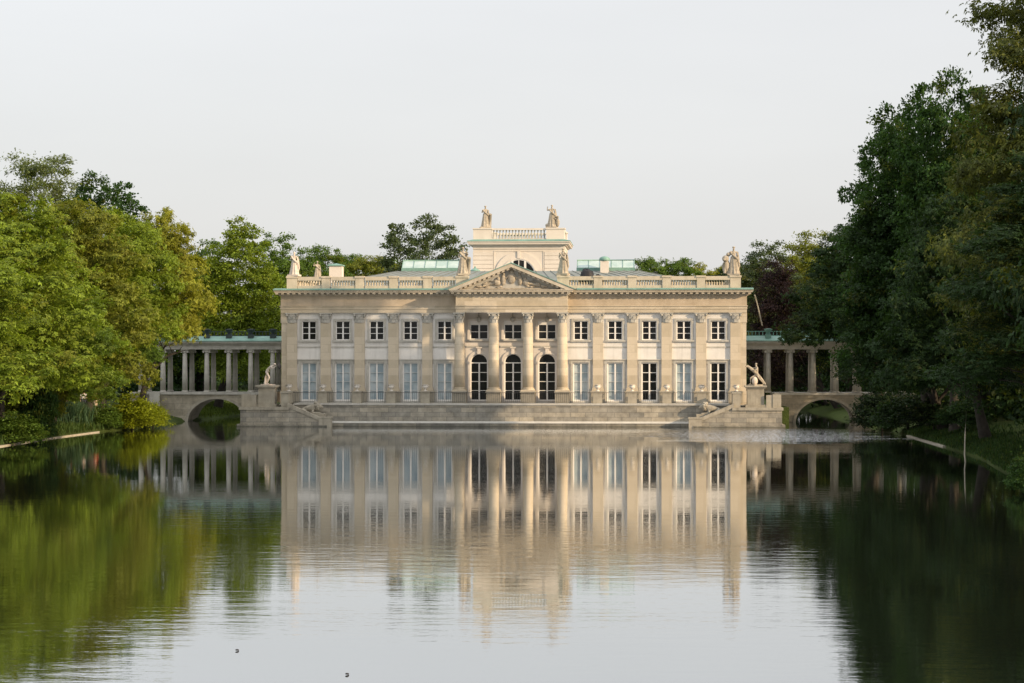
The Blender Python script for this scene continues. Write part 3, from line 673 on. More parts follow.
# ------------------------------------------------------------------ terrace and stairs
terr = thing('terrace', 'grey stone terrace with two flights of steps running along the front of the palace', 'terrace')
MB().box(-HW-.2, HW+.2, -3.0, -.01, -1, Z_T-.14).build('retaining_wall', M['ashlar'], terr)
MB().box(-17.2, 17.2, -3.1, -.012, Z_T-.139, Z_T).build('paving', M['coping'], terr)
MB().box(-14.4, 14.4, -3.55, -3.001, -1, .26).build('plinth', M['ashlar'], terr)
MB().box(-14.4, 14.4, -3.65, -3.002, .261, .40).build('landing_step', M['pale_stone'], terr)
for s in (-1, 1):
    def bx(m, xa, xb, *r): m.box(*sorted((s*xa, s*xb)), *r)
    m = MB(); bx(m, 17.3, 21.15, -4.6, 4.4, -1, 1.32)
    slope = [(17.301, -1), (17.301, 1.62), (14.5, .42), (14.5, -1)]
    pl = [(s*x, z) for x, z in slope]; m.prism(pl if s < 0 else pl[::-1], -4.599, -4.25)
    bx(m, 21.15, 21.4, -4.75, 4.4, -1, .2); bx(m, 14.3, 21.15, -4.75, -4.601, -1, .12)
    m.build('platform', M['ashlar'], terr)
    m = MB(); bx(m, 17.3, 21.25, -4.72, 4.4, 1.321, 1.54)
    cp = [(17.45, 1.54), (17.45, 1.86), (14.55, .62), (14.55, .36)]
    pl = [(s*x, z) for x, z in cp]; m.prism(pl if s > 0 else pl[::-1], -4.68, -4.18)
    m.build('coping', M['grey'], terr)
    m = MB(); bx(m, 13.95, 14.95, -4.7, -4.1, -1, .66); bx(m, 13.9, 15.0, -4.75, -4.05, .661, .78); m.build('newel_block', M['grey'], terr)
    m = MB()
    for i in range(9): bx(m, 17.3-i*.33, 17.3-(i+1)*.33, -4.249, -3.001, -1, 1.62-(i+1)*.15)
    m.build('steps', M['coping'], terr)
    m = MB(); bx(m, 20.45, 21.1, -4.4, -3.9, 1.541, 2.55); bx(m, 19.95, 20.449, -4.35, -3.95, 1.541, 2.5); m.build('end_parapet', M['grey'], terr)
    m = MB(); bx(m, 17.35, 17.95, -4.4, -3.0, 1.541, 2.62); bx(m, 17.28, 18.02, -4.46, -2.9, 2.621, 2.72); m.build('stair_pier', M['grey'], terr)
    m = MB(); bx(m, 18.35, 19.95, -4.3, -2.8, 1.541, 1.75); bx(m, 18.5, 19.8, -4.15, -2.95, 1.751, 3.02); bx(m, 18.4, 19.9, -4.25, -2.85, 3.021, 3.12); bx(m, 18.3, 20.0, -4.35, -2.75, 3.121, 3.24)
    m.build('statue_pedestal', M['grey'], terr)
ks = [-6.5, -5.5, -4.5, -3.5, -2.5, 2.5, 3.5, 4.5, 5.5, 6.5]
pd0 = MB().box(-.36, .36, -.36, .36, 0, .86).box(-.42, .42, -.42, .42, .861, .96).build('urn_pedestal', M['grey'], terr); pd0.location = (ks[0]*P, -1.7, Z_T)
for k in ks[1:]: dup(pd0, terr, (k*P, -1.7, Z_T))
def railing(x0, x1):
    m = MB(); y = -1.7; n = int((x1-x0)/.16)
    m.box(x0, x1, y-.015, y+.015, Z_T+.82, Z_T+.85); m.box(x0, x1, y-.012, y+.012, Z_T+.08, Z_T+.105)
    for i in range(1, n): x = x0+(x1-x0)*i/n; m.box(x-.008, x+.008, y-.008, y+.008, Z_T+.06, Z_T+.82)
    m.build('railing', M['iron'], terr)
for a, b in zip(ks[:-1], ks[1:]): railing(a*P+.37, b*P-.37)
urn_labels = ['pale stone urn at the left end of the terrace, beside the bending statue', 'pale stone urn between the first and second french doors from the left',
  'pale stone urn between the second and third french doors from the left', 'pale stone urn between the third and fourth french doors from the left', 'pale stone urn just left of the portico, before the last left french door',
  'pale stone urn just right of the portico columns', 'pale stone urn left of the dark french door nearest the portico', 'pale stone urn right of the dark french door nearest the portico',
  'pale stone urn left of the outermost dark french door', 'pale stone urn at the right end of the terrace, beside the lunging statue']
u = MB().lathe([(.15,0),(.15,.05),(.06,.09),(.05,.14),(.14,.2),(.21,.3),(.22,.38),(.17,.42),(.22,.49),(.26,.52),(.2,.52),(.12,.47)], seg=16, cap=False)
u.tube([(-.2,0,.3),(-.3,0,.38),(-.2,0,.45)], .03, 5); u.tube([(.2,0,.3),(.3,0,.38),(.2,0,.45)], .03, 5)
for i, k in enumerate(ks):
    if i == 0: u0 = u.build('stone_urn', M['urn']); o = u0; tag(o, urn_labels[0], 'urn', 'stone urns along the terrace')
    else: o = dup(u0, label=urn_labels[i])
    o.location = (k*P, -1.7, Z_T+.962)
lantern = None
for k, nm in zip((-1, 0, 1), ('left', 'middle', 'right')):
    lab = 'small hanging lantern over the %s arched door under the portico ceiling' % nm
    if lantern is None:
        lantern = thing('lantern', lab, 'lantern', (k*P, .3, Z_CAP), 0, 'lanterns hanging in the portico')
        MB().tube([(0,0,0),(0,0,-.3)], .02, 5).build('rod', M['iron'], lantern)
        MB().lathe([(.05,-.3),(.17,-.38),(.19,-.62),(.1,-.72),(.02,-.76)], seg=10).build('lamp_body', M['coping'], lantern)
    else: dup(lantern, loc=(k*P, .3, Z_CAP), label=lab)

# ------------------------------------------------------------------ bridges and colonnades
for s, nm in ((-1, 'left'), (1, 'right')):
    br = thing('bridge', 'single arched stone bridge under the %s colonnade, %s' % (nm, 'bushes at its far end' if s < 0 else 'in the shade of overhanging trees'), 'bridge')
    y0, y1, zt = 9.0, 13.4, 2.28; xa, xb, ac, aw, rise = 21.3, 33.0, 25.6, 2.45, 1.95
    n = 24; arc = [(ac - aw*math.cos(math.pi*i/n), -.05 + rise*math.sin(math.pi*i/n)) for i in range(n+1)]
    m = MB()
    def put(poly): pl = [(s*x, z) for x, z in poly]; m.prism(pl if s < 0 else pl[::-1], y0, y1)
    put([(xa, -1), (xa, zt), (ac-aw, zt), (ac-aw, -1)]); put([(ac+aw, -1), (ac+aw, zt), (xb, zt), (xb, -1)])
    for i in range(n): put([arc[i], (arc[i][0], zt), (arc[i+1][0], zt), arc[i+1]])
    m.build('arch_wall', M['bridgestone'], br)
    v = MB()
    for i in range(n):
        a0, a1 = math.pi*i/n, math.pi*(i+1)/n
        q = [(s*(ac - k*(aw if k == 1 else aw*1.0)*math.cos(a)), -.05 + k*rise*math.sin(a)) for k, a in ((1.001, a0), (1.10, a0), (1.10, a1), (1.001, a1))]
        v.prism(q if s < 0 else q[::-1], y0-.04, y0-.002)
    v.build('arch_ring', M['grey'], br)
    m = MB(); x0, x1 = sorted((s*xa, s*xb)); m.box(x0, x1, y0-.12, y1+.1, zt+.001, zt+.18); m.build('coping', M['coping'], br)
    m = MB(); xx = sorted((s*30.4, s*31.3)); m.box(*xx, y0-.3, y0-.121, -.5, 2.5); m.build('end_pier', M['coping'], br)
    cn = thing('colonnade', 'low %s-hand colonnade of slender stone columns with a green copper roof over the bridge' % nm, 'colonnade')
    zb_, zt_ = 2.46, 6.1; rr_ = .225; c0 = None
    for row, yy in ((0, 9.6), (1, 12.6)):
        for k in range(7):
            loc = (s*(20.9+1.88*k), yy, zb_)
            if c0 is None:
                c0 = MB().lathe([(rr_,.16),(rr_,1.3),(rr_*.84,zt_-zb_-.3)], seg=16).build('column', M['coping'], cn); c0.location = loc
                MB().lathe([(rr_*1.3,0),(rr_*1.3,.08),(rr_*1.1,.12),(rr_*1.1,.16)], seg=16).build('base', M['coping'], c0)
                c = MB().box(-.3, .3, -.26, .26, zt_-zb_-.09, zt_-zb_-.001)
                for sx in (-1, 1): c.tube([(sx*.25,-.25,zt_-zb_-.19),(sx*.25,.25,zt_-zb_-.19)], .1, 10)
                c.lathe([(rr_*.84,zt_-zb_-.30),(rr_*1.05,zt_-zb_-.24),(rr_*1.05,zt_-zb_-.1)], seg=14); c.build('capital', M['coping'], c0)
            else: dup(c0, cn, loc)
    m = MB(); x0, x1 = sorted((s*(HW+.01), s*33.0))
    m.box(x0, x1, 9.3, 12.9, zt_, zt_+.42); m.box(x0, x1, 9.1, 13.1, zt_+.421, zt_+.55); m.box(x0, x1, 8.95, 13.25, zt_+.551, zt_+.66); m.build('entablature', M['coping'], cn)
    m = MB(); x0, x1 = sorted((s*(HW+.012), s*33.05)); m.add([(x0,8.9,zt_+.662),(x1,8.9,zt_+.662),(x1,8.9,zt_+.74),(x0,8.9,zt_+.74),(x1,10.2,zt_+1.12),(x0,10.2,zt_+1.12),(x1,12.2,zt_+1.12),(x0,12.2,zt_+1.12),(x1,13.3,zt_+.74),(x0,13.3,zt_+.74)], [(0,1,2,3),(3,2,4,5),(5,4,6,7),(7,6,8,9),(0,3,5,7,9),(1,8,6,4,2)])
    m.build('roof', M['copper'], cn)
    m = MB(); m.box(x0, x1, 12.25, 12.35, zt_+1.5, zt_+1.56); m.box(x0, x1, 12.25, 12.35, zt_+1.13, zt_+1.2)
    xq = x0
    while xq < x1: m.box(xq, xq+.06, 12.27, 12.33, zt_+1.2, zt_+1.5); xq += .3
    m.build('roof_railing', M['dark_copper'] if s < 0 else M['copper'], cn)
    un = MB().box(-.24, .24, -.24, .24, 0, .34).lathe([(.16,.34),(.12,.4),(.2,.5),(.3,.66),(.34,.72),(.36,.76),(.1,.8)], seg=14)
    first = None
    order = ['nearest the palace', 'second from the palace', 'third from the palace', 'fourth from the palace', 'fifth from the palace', 'at the far end']
    for k in range(6):
        lab = '%s copper vase on the %s colonnade roof, %s' % ('dark' if s < 0 else 'green', nm, order[k])
        loc = (s*(20.9+1.88*k), 9.75, zt_+.94)
        if first is None:
            first = un.build('roof_vase', M['dark_copper'] if s < 0 else M['copper']); tag(first, lab, 'vase', '%s vases on the %s colonnade roof' % ('dark' if s < 0 else 'green', nm)); first.location = loc
        else: dup(first, loc=loc, label=lab)

# ------------------------------------------------------------------ figures
def skin_object(name, nodes, edges, mat, parent, root, sub=1):
    names = list(nodes); idx = {n: i for i, n in enumerate(names)}
    me = bpy.data.meshes.new('tmp'); me.from_pydata([nodes[n][0] for n in names], [(idx[a], idx[b]) for a, b in edges], [])
    o = bpy.data.objects.new('tmp', me); COL.objects.link(o)
    md = o.modifiers.new('skin', 'SKIN'); md.branch_smoothing = .6; md.use_smooth_shade = True
    for n in names:
        sv = me.skin_vertices[0].data[idx[n]]; r_ = nodes[n][1]; sv.radius = r_ if isinstance(r_, tuple) else (r_, r_); sv.use_root = (n == root)
    s = o.modifiers.new('sub', 'SUBSURF'); s.levels = s.render_levels = sub
    dg = bpy.context.evaluated_depsgraph_get(); dg.update()
    res = bpy.data.meshes.new_from_object(o.evaluated_get(dg)); res.name = name
    bpy.data.objects.remove(o); bpy.data.meshes.remove(me)
    res.materials.clear(); res.materials.append(mat)
    res.polygons.foreach_set('use_smooth', [True]*len(res.polygons))
    return link(bpy.data.objects.new(name, res), parent)
BASE = dict(pelvis=((0,0,.95),(.15,.11)), belly=((0,0,1.10),(.125,.095)), chest=((0,0,1.30),(.16,.11)), collar=((0,.01,1.43),(.10,.075)), neck=((0,0,1.51),.052), jaw=((0,-.03,1.58),(.062,.07)), skull=((0,-.01,1.67),(.076,.088)), nose=((0,-.112,1.615),.013),
  shl=((-.17,.01,1.41),.062), ell=((-.24,.03,1.14),.044), wrl=((-.25,-.06,.90),.029), pml=((-.25,-.09,.83),(.03,.02)),
  shr=((.17,.01,1.41),.062), elr=((.24,.03,1.14),.044), wrr=((.25,-.06,.90),.029), pmr=((.25,-.09,.83),(.03,.02)),
  hil=((-.10,0,.90),.098), knl=((-.11,-.03,.50),.062), anl=((-.11,.02,.09),.038), tol=((-.12,-.14,.035),.033),
  hir=((.10,0,.90),.098), knr=((.11,-.03,.50),.062), anr=((.11,.02,.09),.038), tor=((.12,-.14,.035),.033))
EDG = [('pelvis','belly'),('belly','chest'),('chest','collar'),('collar','neck'),('neck','jaw'),('jaw','skull'),('jaw','nose'),('collar','shl'),('shl','ell'),('ell','wrl'),('wrl','pml'),('collar','shr'),('shr','elr'),('elr','wrr'),('wrr','pmr'),
  ('pelvis','hil'),('hil','knl'),('knl','anl'),('anl','tol'),('pelvis','hir'),('hir','knr'),('knr','anr'),('anr','tor')]
def figure(name, mat, parent, over=None, scale=1.0):
    nd = {k: ([*v[0]], v[1]) for k, v in BASE.items()}
    for k, p in (over or {}).items(): nd[k] = ([*p], nd[k][1])
    ed = list(EDG)
    for h, wn, pn in (('l', 'wrl', 'pml'), ('r', 'wrr', 'pmr')):
        a = Vector(nd[wn][0]); b = Vector(nd[pn][0]); d = (b-a).normalized(); side = d.cross(Vector((0,1,.2))).normalized()
        for i in range(4):
            o = side*(-.027+.018*i); ln = (.030,.036,.034,.026)[i]
            nd['f%s%d' % (h, i)] = ([*(b+d*.035+o)], .0095); nd['g%s%d' % (h, i)] = ([*(b+d*(.035+ln)+o*1.1+Vector((0,-.012,0)))], .0075)
            ed += [(pn, 'f%s%d' % (h, i)), ('f%s%d' % (h, i), 'g%s%d' % (h, i))]
        nd['t'+h] = ([*(a*.5+b*.5+side*.05)], .010); ed.append((wn, 't'+h))
    nd = {k: (tuple(c*scale for c in p), (tuple(q*scale for q in r_) if isinstance(r_, tuple) else r_*scale)) for k, (p, r_) in nd.items()}
    return skin_object(name, nd, ed, mat, parent, 'pelvis')
def drape(mat, parent, sc_, z0, z1, r0, r1, seed, name='drapery', lean=0, nf=9):
    q = random.Random(seed); ph = [q.uniform(0, 6.3) for _ in range(3)]; m = MB(); seg = 44; rings = 14; v = []; f = []
    for i in range(rings+1):
        t = i/rings; z = z0+(z1-z0)*t; rr_ = r0+(r1-r0)*(t**.8)
        for k in range(seg):
            a = 2*math.pi*k/seg; w_ = (1-t*.75)
            rad = rr_*(1 + w_*(.13*math.sin(nf*a+ph[0]+1.2*t) + .07*math.sin((nf+4)*a+ph[1]-2*t)))
            v.append(((rad*math.cos(a)+lean*(1-t))*sc_, rad*.78*math.sin(a)*sc_, z*sc_))
    for i in range(rings):
        for k in range(seg): k2 = (k+1) % seg; f.append((i*seg+k, i*seg+k2, (i+1)*seg+k2, (i+1)*seg+k))
    m.add(v, f, True); return m.build(name, mat, parent)
def plinth(mat, parent, w_, h): return MB().box(-w_, w_, -w_*.8, w_*.8, -h, .02).build('plinth', mat, parent)
def robe_statue(label, loc, hgt, rz, mat, seed, over, extra=None):
    t = thing('statue', label, 'statue', (loc[0], loc[1], loc[2]+.12), rz); k = (hgt-.12)/1.75
    plinth(mat, t, .42, .12); figure('body', mat, t, over, k)
    drape(mat, t, k, .0, 1.12, .34, .17, seed)
    m = MB(); m.tube([(-.19*k,-.02*k,1.42*k),(-.05*k,-.13*k,1.22*k),(.16*k,-.13*k,1.02*k),(.22*k,.02*k,.9*k)], [.07*k,.06*k,.08*k,.05*k], 8)
    m.tube([(.2*k,.06*k,1.42*k),(.24*k,.12*k,1.0*k),(.26*k,.12*k,.5*k),(.22*k,.1*k,.05*k)], [.06*k,.09*k,.11*k,.12*k], 8); m.build('cloak', mat, t)
    m = MB(); m.ell((0,.0,1.705*k), (.088*k,.098*k,.065*k)); m.ell((0,.085*k,1.66*k), (.05*k,.05*k,.05*k)); m.build('hair', mat, t)
    if extra: extra(t, k)
    t.scale = (1.12, 1.1, 1)
    return t
S1 = dict(ell=(-.27,-.02,1.2), wrl=(-.14,-.2,1.22), pml=(-.08,-.24,1.26))
S2 = dict(elr=(.30,-.04,1.25), wrr=(.20,-.18,1.42), pmr=(.16,-.21,1.48), ell=(-.26,.02,1.15), wrl=(-.18,-.14,1.02), pml=(-.13,-.17,.99))
S3 = dict(ell=(-.33,-.02,1.30), wrl=(-.30,-.12,1.50), pml=(-.28,-.15,1.56))
def ex_anchor(t, k): m = MB(); m.tube([(.34*k,-.05*k,0),(.34*k,-.05*k,.95*k)], [.09*k,.12*k], 8); m.ell((.34*k,-.05*k,1.02*k),(.14*k,.12*k,.12*k)); m.build('support', M['statue'], t)
def ex_child(t, k):
    m = MB(); m.ell((.40*k,0,.35*k),(.17*k,.16*k,.36*k)); m.ell((.42*k,-.02*k,.78*k),(.09*k,.1*k,.11*k)); m.tube([(.3*k,-.08*k,.6*k),(.2*k,-.12*k,.72*k)], .05*k); m.ell((-.3*k,.02*k,.14*k),(.2*k,.18*k,.16*k)); m.build('child_figure', M['statue'], t)
def ex_lion(t, k):
    m = MB(); m.ell((-.42*k,.05*k,.45*k),(.24*k,.25*k,.46*k)); m.ell((-.46*k,-.05*k,.98*k),(.2*k,.2*k,.22*k)); m.ell((-.52*k,-.2*k,.92*k),(.1*k,.12*k,.09*k)); m.tube([(-.5*k,-.1*k,.7*k),(-.5*k,-.14*k,.05*k)],[.1*k,.07*k]); m.ell((-.3*k,0,1.25*k),(.13*k,.12*k,.14*k)); m.build('companion_figure', M['statue'], t)
robe_statue('robed stone statue at the left end of the belvedere parapet', (-3.05, 12.8, 16.46), 1.95, .2, M['statue'], 1, S1, ex_anchor)
robe_statue('stone statue group with a small child figure at the right end of the belvedere parapet', (2.66, 12.8, 16.46), 2.0, -.2, M['statue'], 2, S3, ex_child)
robe_statue('robed stone statue left of the pediment, on its own roof pedestal', (-4.0, .18, 12.0), 2.25, .25, M['statue'], 3, S2, ex_anchor)
robe_statue('slim stone statue with raised hand right of the pediment, on its own roof pedestal', (4.02, .18, 12.0), 2.15, -.3, M['statue'], 4, S2)
robe_statue('pale standing statue on the left front corner of the roof balustrade', (-17.62, .15, 11.95), 1.95, -.2, M['statue_pale'], 5, S1)
robe_statue('small far statue behind the left corner one, on the side balustrade', (-17.6, 13.1, 11.95), 1.75, .4, M['statue'], 6, S3)
robe_statue('robed statue with a crouching companion on the right front corner of the roof balustrade', (17.62, .15, 11.95), 2.3, -.1, M['statue'], 7, S1, ex_lion)
# bending wrestler on the left terrace pedestal
t = thing('statue', 'pale nude male statue bending forward on the left terrace pedestal', 'statue', (-19.15, -3.5, 3.30), R(72))
plinth(M['statue_pale'], t, .5, .06)
BEND = dict(pelvis=(0,.12,.92), belly=(0,.02,1.06), chest=(0,-.18,1.20), collar=(0,-.32,1.27), neck=(0,-.40,1.31), jaw=(0,-.48,1.33), skull=(0,-.54,1.38), nose=(0,-.60,1.30),
  shl=(-.17,-.30,1.26), ell=(-.26,-.50,1.12), wrl=(-.16,-.74,1.30), pml=(-.15,-.81,1.33), shr=(.17,-.28,1.26), elr=(.28,.02,1.20), wrr=(.28,.10,.98), pmr=(.28,.06,.92),
  hil=(-.10,.10,.88), knl=(-.12,-.18,.50), anl=(-.12,.0,.09), tol=(-.13,-.16,.035), hir=(.10,.12,.88), knr=(.12,.02,.48), anr=(.12,.26,.09), tor=(.13,.11,.035))
figure('body', M['statue_pale'], t, BEND, 1.12)
MB().ell((0,-.6,1.59), (.1,.11,.08)).build('hair', M['statue_pale'], t)
m = MB(); m.tube([(.1,.3,0),(.1,.26,.5),(.06,.22,.75)], [.11,.09,.06], 8); m.build('tree_stump', M['statue_pale'], t)
m = MB(); m.lathe([(.27,0),(.24,.05),(.12,.09),(.01,.1)], seg=18); o = m.build('shield', M['dark_stuff'], t); o.location = (-.16,-1.08,1.46); o.rotation_euler = (R(80), 0, 0)
# lunging figure on the right pedestal
t = thing('statue', 'stone statue of a lunging fighter with a slanting cloak on the right terrace pedestal', 'statue', (19.15, -3.5, 3.30), R(-60))
plinth(M['statue'], t, .5, .06)
LUNGE = dict(pelvis=(0,.12,.76), belly=(0,.14,.94), chest=(0,.14,1.14), collar=(0,.12,1.27), neck=(0,.10,1.36), jaw=(0,.05,1.43), skull=(0,.06,1.53), nose=(0,-.035,1.48),
  shl=(-.17,.10,1.25), ell=(-.30,-.30,1.18), wrl=(-.2,-.52,1.28), pml=(-.16,-.58,1.30), shr=(.17,.10,1.25), elr=(.30,-.12,1.1), wrr=(.26,-.46,1.1), pmr=(.25,-.53,1.12),
  hil=(-.10,.06,.68), knl=(-.14,-.34,.50), anl=(-.14,-.30,.09), tol=(-.14,-.46,.035), hir=(.10,.10,.68), knr=(.14,.32,.40), anr=(.14,.64,.10), tor=(.15,.52,.035))
figure('body', M['statue'], t, LUNGE, 1.05)
MB().ell((0,.07,1.63), (.09,.1,.07)).build('hair', M['statue'], t)
m = MB(); m.tube([(.1,.85,.02),(.12,.5,.42),(.05,.1,.85),(0,-.35,1.22),(0,-.72,1.45),(0,-.9,1.44)], [.08,.11,.13,.13,.10,.04], 8); m.build('cloak', M['statue'], t)
m = MB(); m.ell((0,-.05,.3), (.2,.25,.34)); m.build('rock', M['statue_pale'], t)
def lion(s, label):
    t = thing('lion_statue', label, 'statue', (s*15.7, -3.62, .98), 0)
    pts = dict(rump=((.75,0,.42),(.26,.28)), back=((.35,0,.46),(.24,.25)), chest=((-.15,0,.48),(.27,.30)), neck=((-.42,0,.62),(.25,.26)), head=((-.66,0,.64),(.19,.2)), muzzle=((-.88,0,.54),(.11,.11)), jaw2=((-.97,0,.50),(.07,.08)),
      sl=((-.2,-.2,.3),.13), el_=((-.1,-.27,.10),.09), pl=((-.6,-.24,.07),.075), tl=((-.8,-.24,.06),.07), sr=((-.2,.2,.3),.13), er=((-.1,.27,.10),.09), pr=((-.6,.24,.07),.075), tr=((-.8,.24,.06),.07),
      hl=((.68,-.22,.32),.19), kl=((.34,-.34,.22),.12), fl=((.62,-.36,.07),.07), gl=((.3,-.38,.06),.065), hr=((.68,.22,.32),.19), kr=((.34,.34,.22),.12), fr=((.62,.36,.07),.07), gr=((.3,.38,.06),.065),
      t1=((1.0,0,.25),.06), t2=((1.05,-.22,.08),.045), t3=((.8,-.45,.06),.05), e1=((-.56,-.15,.84),.04), e2=((-.56,.15,.84),.04))
    ed = [('rump','back'),('back','chest'),('chest','neck'),('neck','head'),('head','muzzle'),('muzzle','jaw2'),('chest','sl'),('sl','el_'),('el_','pl'),('pl','tl'),('chest','sr'),('sr','er'),('er','pr'),('pr','tr'),('rump','hl'),('hl','kl'),('kl','fl'),('fl','gl'),('rump','hr'),('hr','kr'),('kr','fr'),('fr','gr'),('rump','t1'),('t1','t2'),('t2','t3'),('head','e1'),('head','e2')]
    nd = {a: ((p[0]*(s if s > 0 else s), p[1], p[2]), q) for a, (p, q) in pts.items()}
    skin_object('body', nd, ed, M['grey'], t, 'chest')
    m = MB()
    for i in range(26):
        a = random.Random(i).uniform(0, 6.28); m.ell((s*(-.45+.12*math.sin(i)), .27*math.cos(a), .62+.25*math.sin(a)), (.12,.1,.13), 7, 5)
    m.build('mane', M['grey'], t)
    MB().box(-1.15, 1.15, -.48, .42, -.7, .03).build('plinth', M['grey'], t)
lion(1, 'lying stone lion on the foot of the right terrace steps'); lion(-1, 'lying stone lion on the foot of the left terrace steps')
def person(label, xy, z, rz, shirt, lower, hair, over=None, hgt=1.72, skirt=False):
    t = thing('person', label, 'person', (xy[0], xy[1], z), rz); k = hgt/1.75
    figure('body', M['skin'], t, over, k)
    nd = {n: BASE[n] for n in ('pelvis','belly','chest','collar','shl','shr','ell','elr')}
    nd = {n: (((over or {}).get(n, p)), r_) for n, (p, r_) in nd.items()}
    nd = {n: (tuple(c*k for c in p), tuple(q*k*1.14+.008 for q in (r_ if isinstance(r_, tuple) else (r_, r_)))) for n, (p, r_) in nd.items()}
    skin_object('shirt', nd, [('pelvis','belly'),('belly','chest'),('chest','collar'),('collar','shl'),('shl','ell'),('collar','shr'),('shr','elr')], shirt, t, 'belly')
    nd = {n: ((over or {}).get(n, BASE[n][0]), BASE[n][1]) for n in ('pelvis','hil','knl','anl','hir','knr','anr')}
    nd = {n: (tuple(c*k for c in p), tuple(q*k*1.13+.008 for q in (r_ if isinstance(r_, tuple) else (r_, r_)))) for n, (p, r_) in nd.items()}
    skin_object('trousers', nd, [('pelvis','hil'),('hil','knl'),('knl','anl'),('pelvis','hir'),('hir','knr'),('knr','anr')], lower, t, 'pelvis')
    hp = Vector((over or {}).get('skull', BASE['skull'][0]))*k
    MB().ell((hp.x, hp.y+.02, hp.z+.035*k), (.092*k,.105*k,.085*k)).ell((hp.x, hp.y+.07*k, hp.z-.05*k), (.075*k,.05*k,.1*k)).build('hair', hair, t)
    return t
WALK = dict(knl=(-.11,-.16,.50), anl=(-.11,-.12,.09), tol=(-.12,-.28,.04), knr=(.11,.04,.48), anr=(.11,.26,.12), tor=(.12,.14,.04), ell=(-.25,.12,1.15), wrl=(-.26,.10,.9), pml=(-.26,.09,.83), elr=(.25,-.06,1.14), wrr=(.25,-.22,.94), pmr=(.25,-.26,.88))
p = W(193.6, 239); person('person in a white shirt standing beyond the left colonnade', p, max(gz(*p), 1.9)-.3, .3, M['shirt_white'], M['beige'], M['hair'], None, 1.7)
for px, D, lab, sh, lo, ha, rz, ov in ((62, 171, 'person in a tan top walking behind the reeds on the left bank', M['shirt_orange'], M['trousers'], M['hair'], 1.3, WALK),
      (71, 172, 'fair-haired person in a red top walking behind the reeds on the left bank', M['shirt_red'], M['trousers'], M['blond'], -1.2, WALK),
      (83.5, 174, 'person in white standing right of the red-topped walker on the left bank', M['shirt_white'], M['trousers'], M['hair'], .4, None),
      (95.5, 176, 'dark-haired person in a red top farthest right on the left bank path', M['shirt_red'], M['beige'], M['hair'], .9, WALK)):
    p = W(px, D); person(lab, p, gz(*p)-.02, rz, sh, lo, ha, ov)

# ------------------------------------------------------------------ foliage
def leaf_mesh(name, c, axis, nrm, ln, wd, tint, fold=.12):
    """one bent diamond per leaf"""
    n = len(c); axis /= np.linalg.norm(axis, axis=1, keepdims=True)+1e-9
    s = np.cross(axis, nrm); s /= np.linalg.norm(s, axis=1, keepdims=True)+1e-9; up = np.cross(s, axis)
    ln = ln[:, None]; wd = wd[:, None]
    v = np.stack([c-axis*ln*.5, c+s*wd*.5+axis*ln*.08+up*wd*fold, c+axis*ln*.5-up*ln*.10, c-s*wd*.5+axis*ln*.08+up*wd*fold], 1).reshape(-1, 3)
    me = bpy.data.meshes.new(name); me.vertices.add(4*n); me.loops.add(4*n); me.polygons.add(n)
    me.vertices.foreach_set('co', v.astype(np.float32).ravel()); me.loops.foreach_set('vertex_index', np.arange(4*n, dtype=np.int32))
    me.polygons.foreach_set('loop_start', np.arange(0, 4*n, 4, dtype=np.int32)); me.polygons.foreach_set('loop_total', np.full(n, 4, dtype=np.int32))
    at = me.attributes.new('tint', 'FLOAT', 'FACE'); at.data.foreach_set('value', tint.astype(np.float32))
    me.materials.append(M['leaf']); me.update(); me.validate(); return me
def unit(g, n):
    d = g.normal(size=(n, 3)); return d/np.linalg.norm(d, axis=1, keepdims=True)
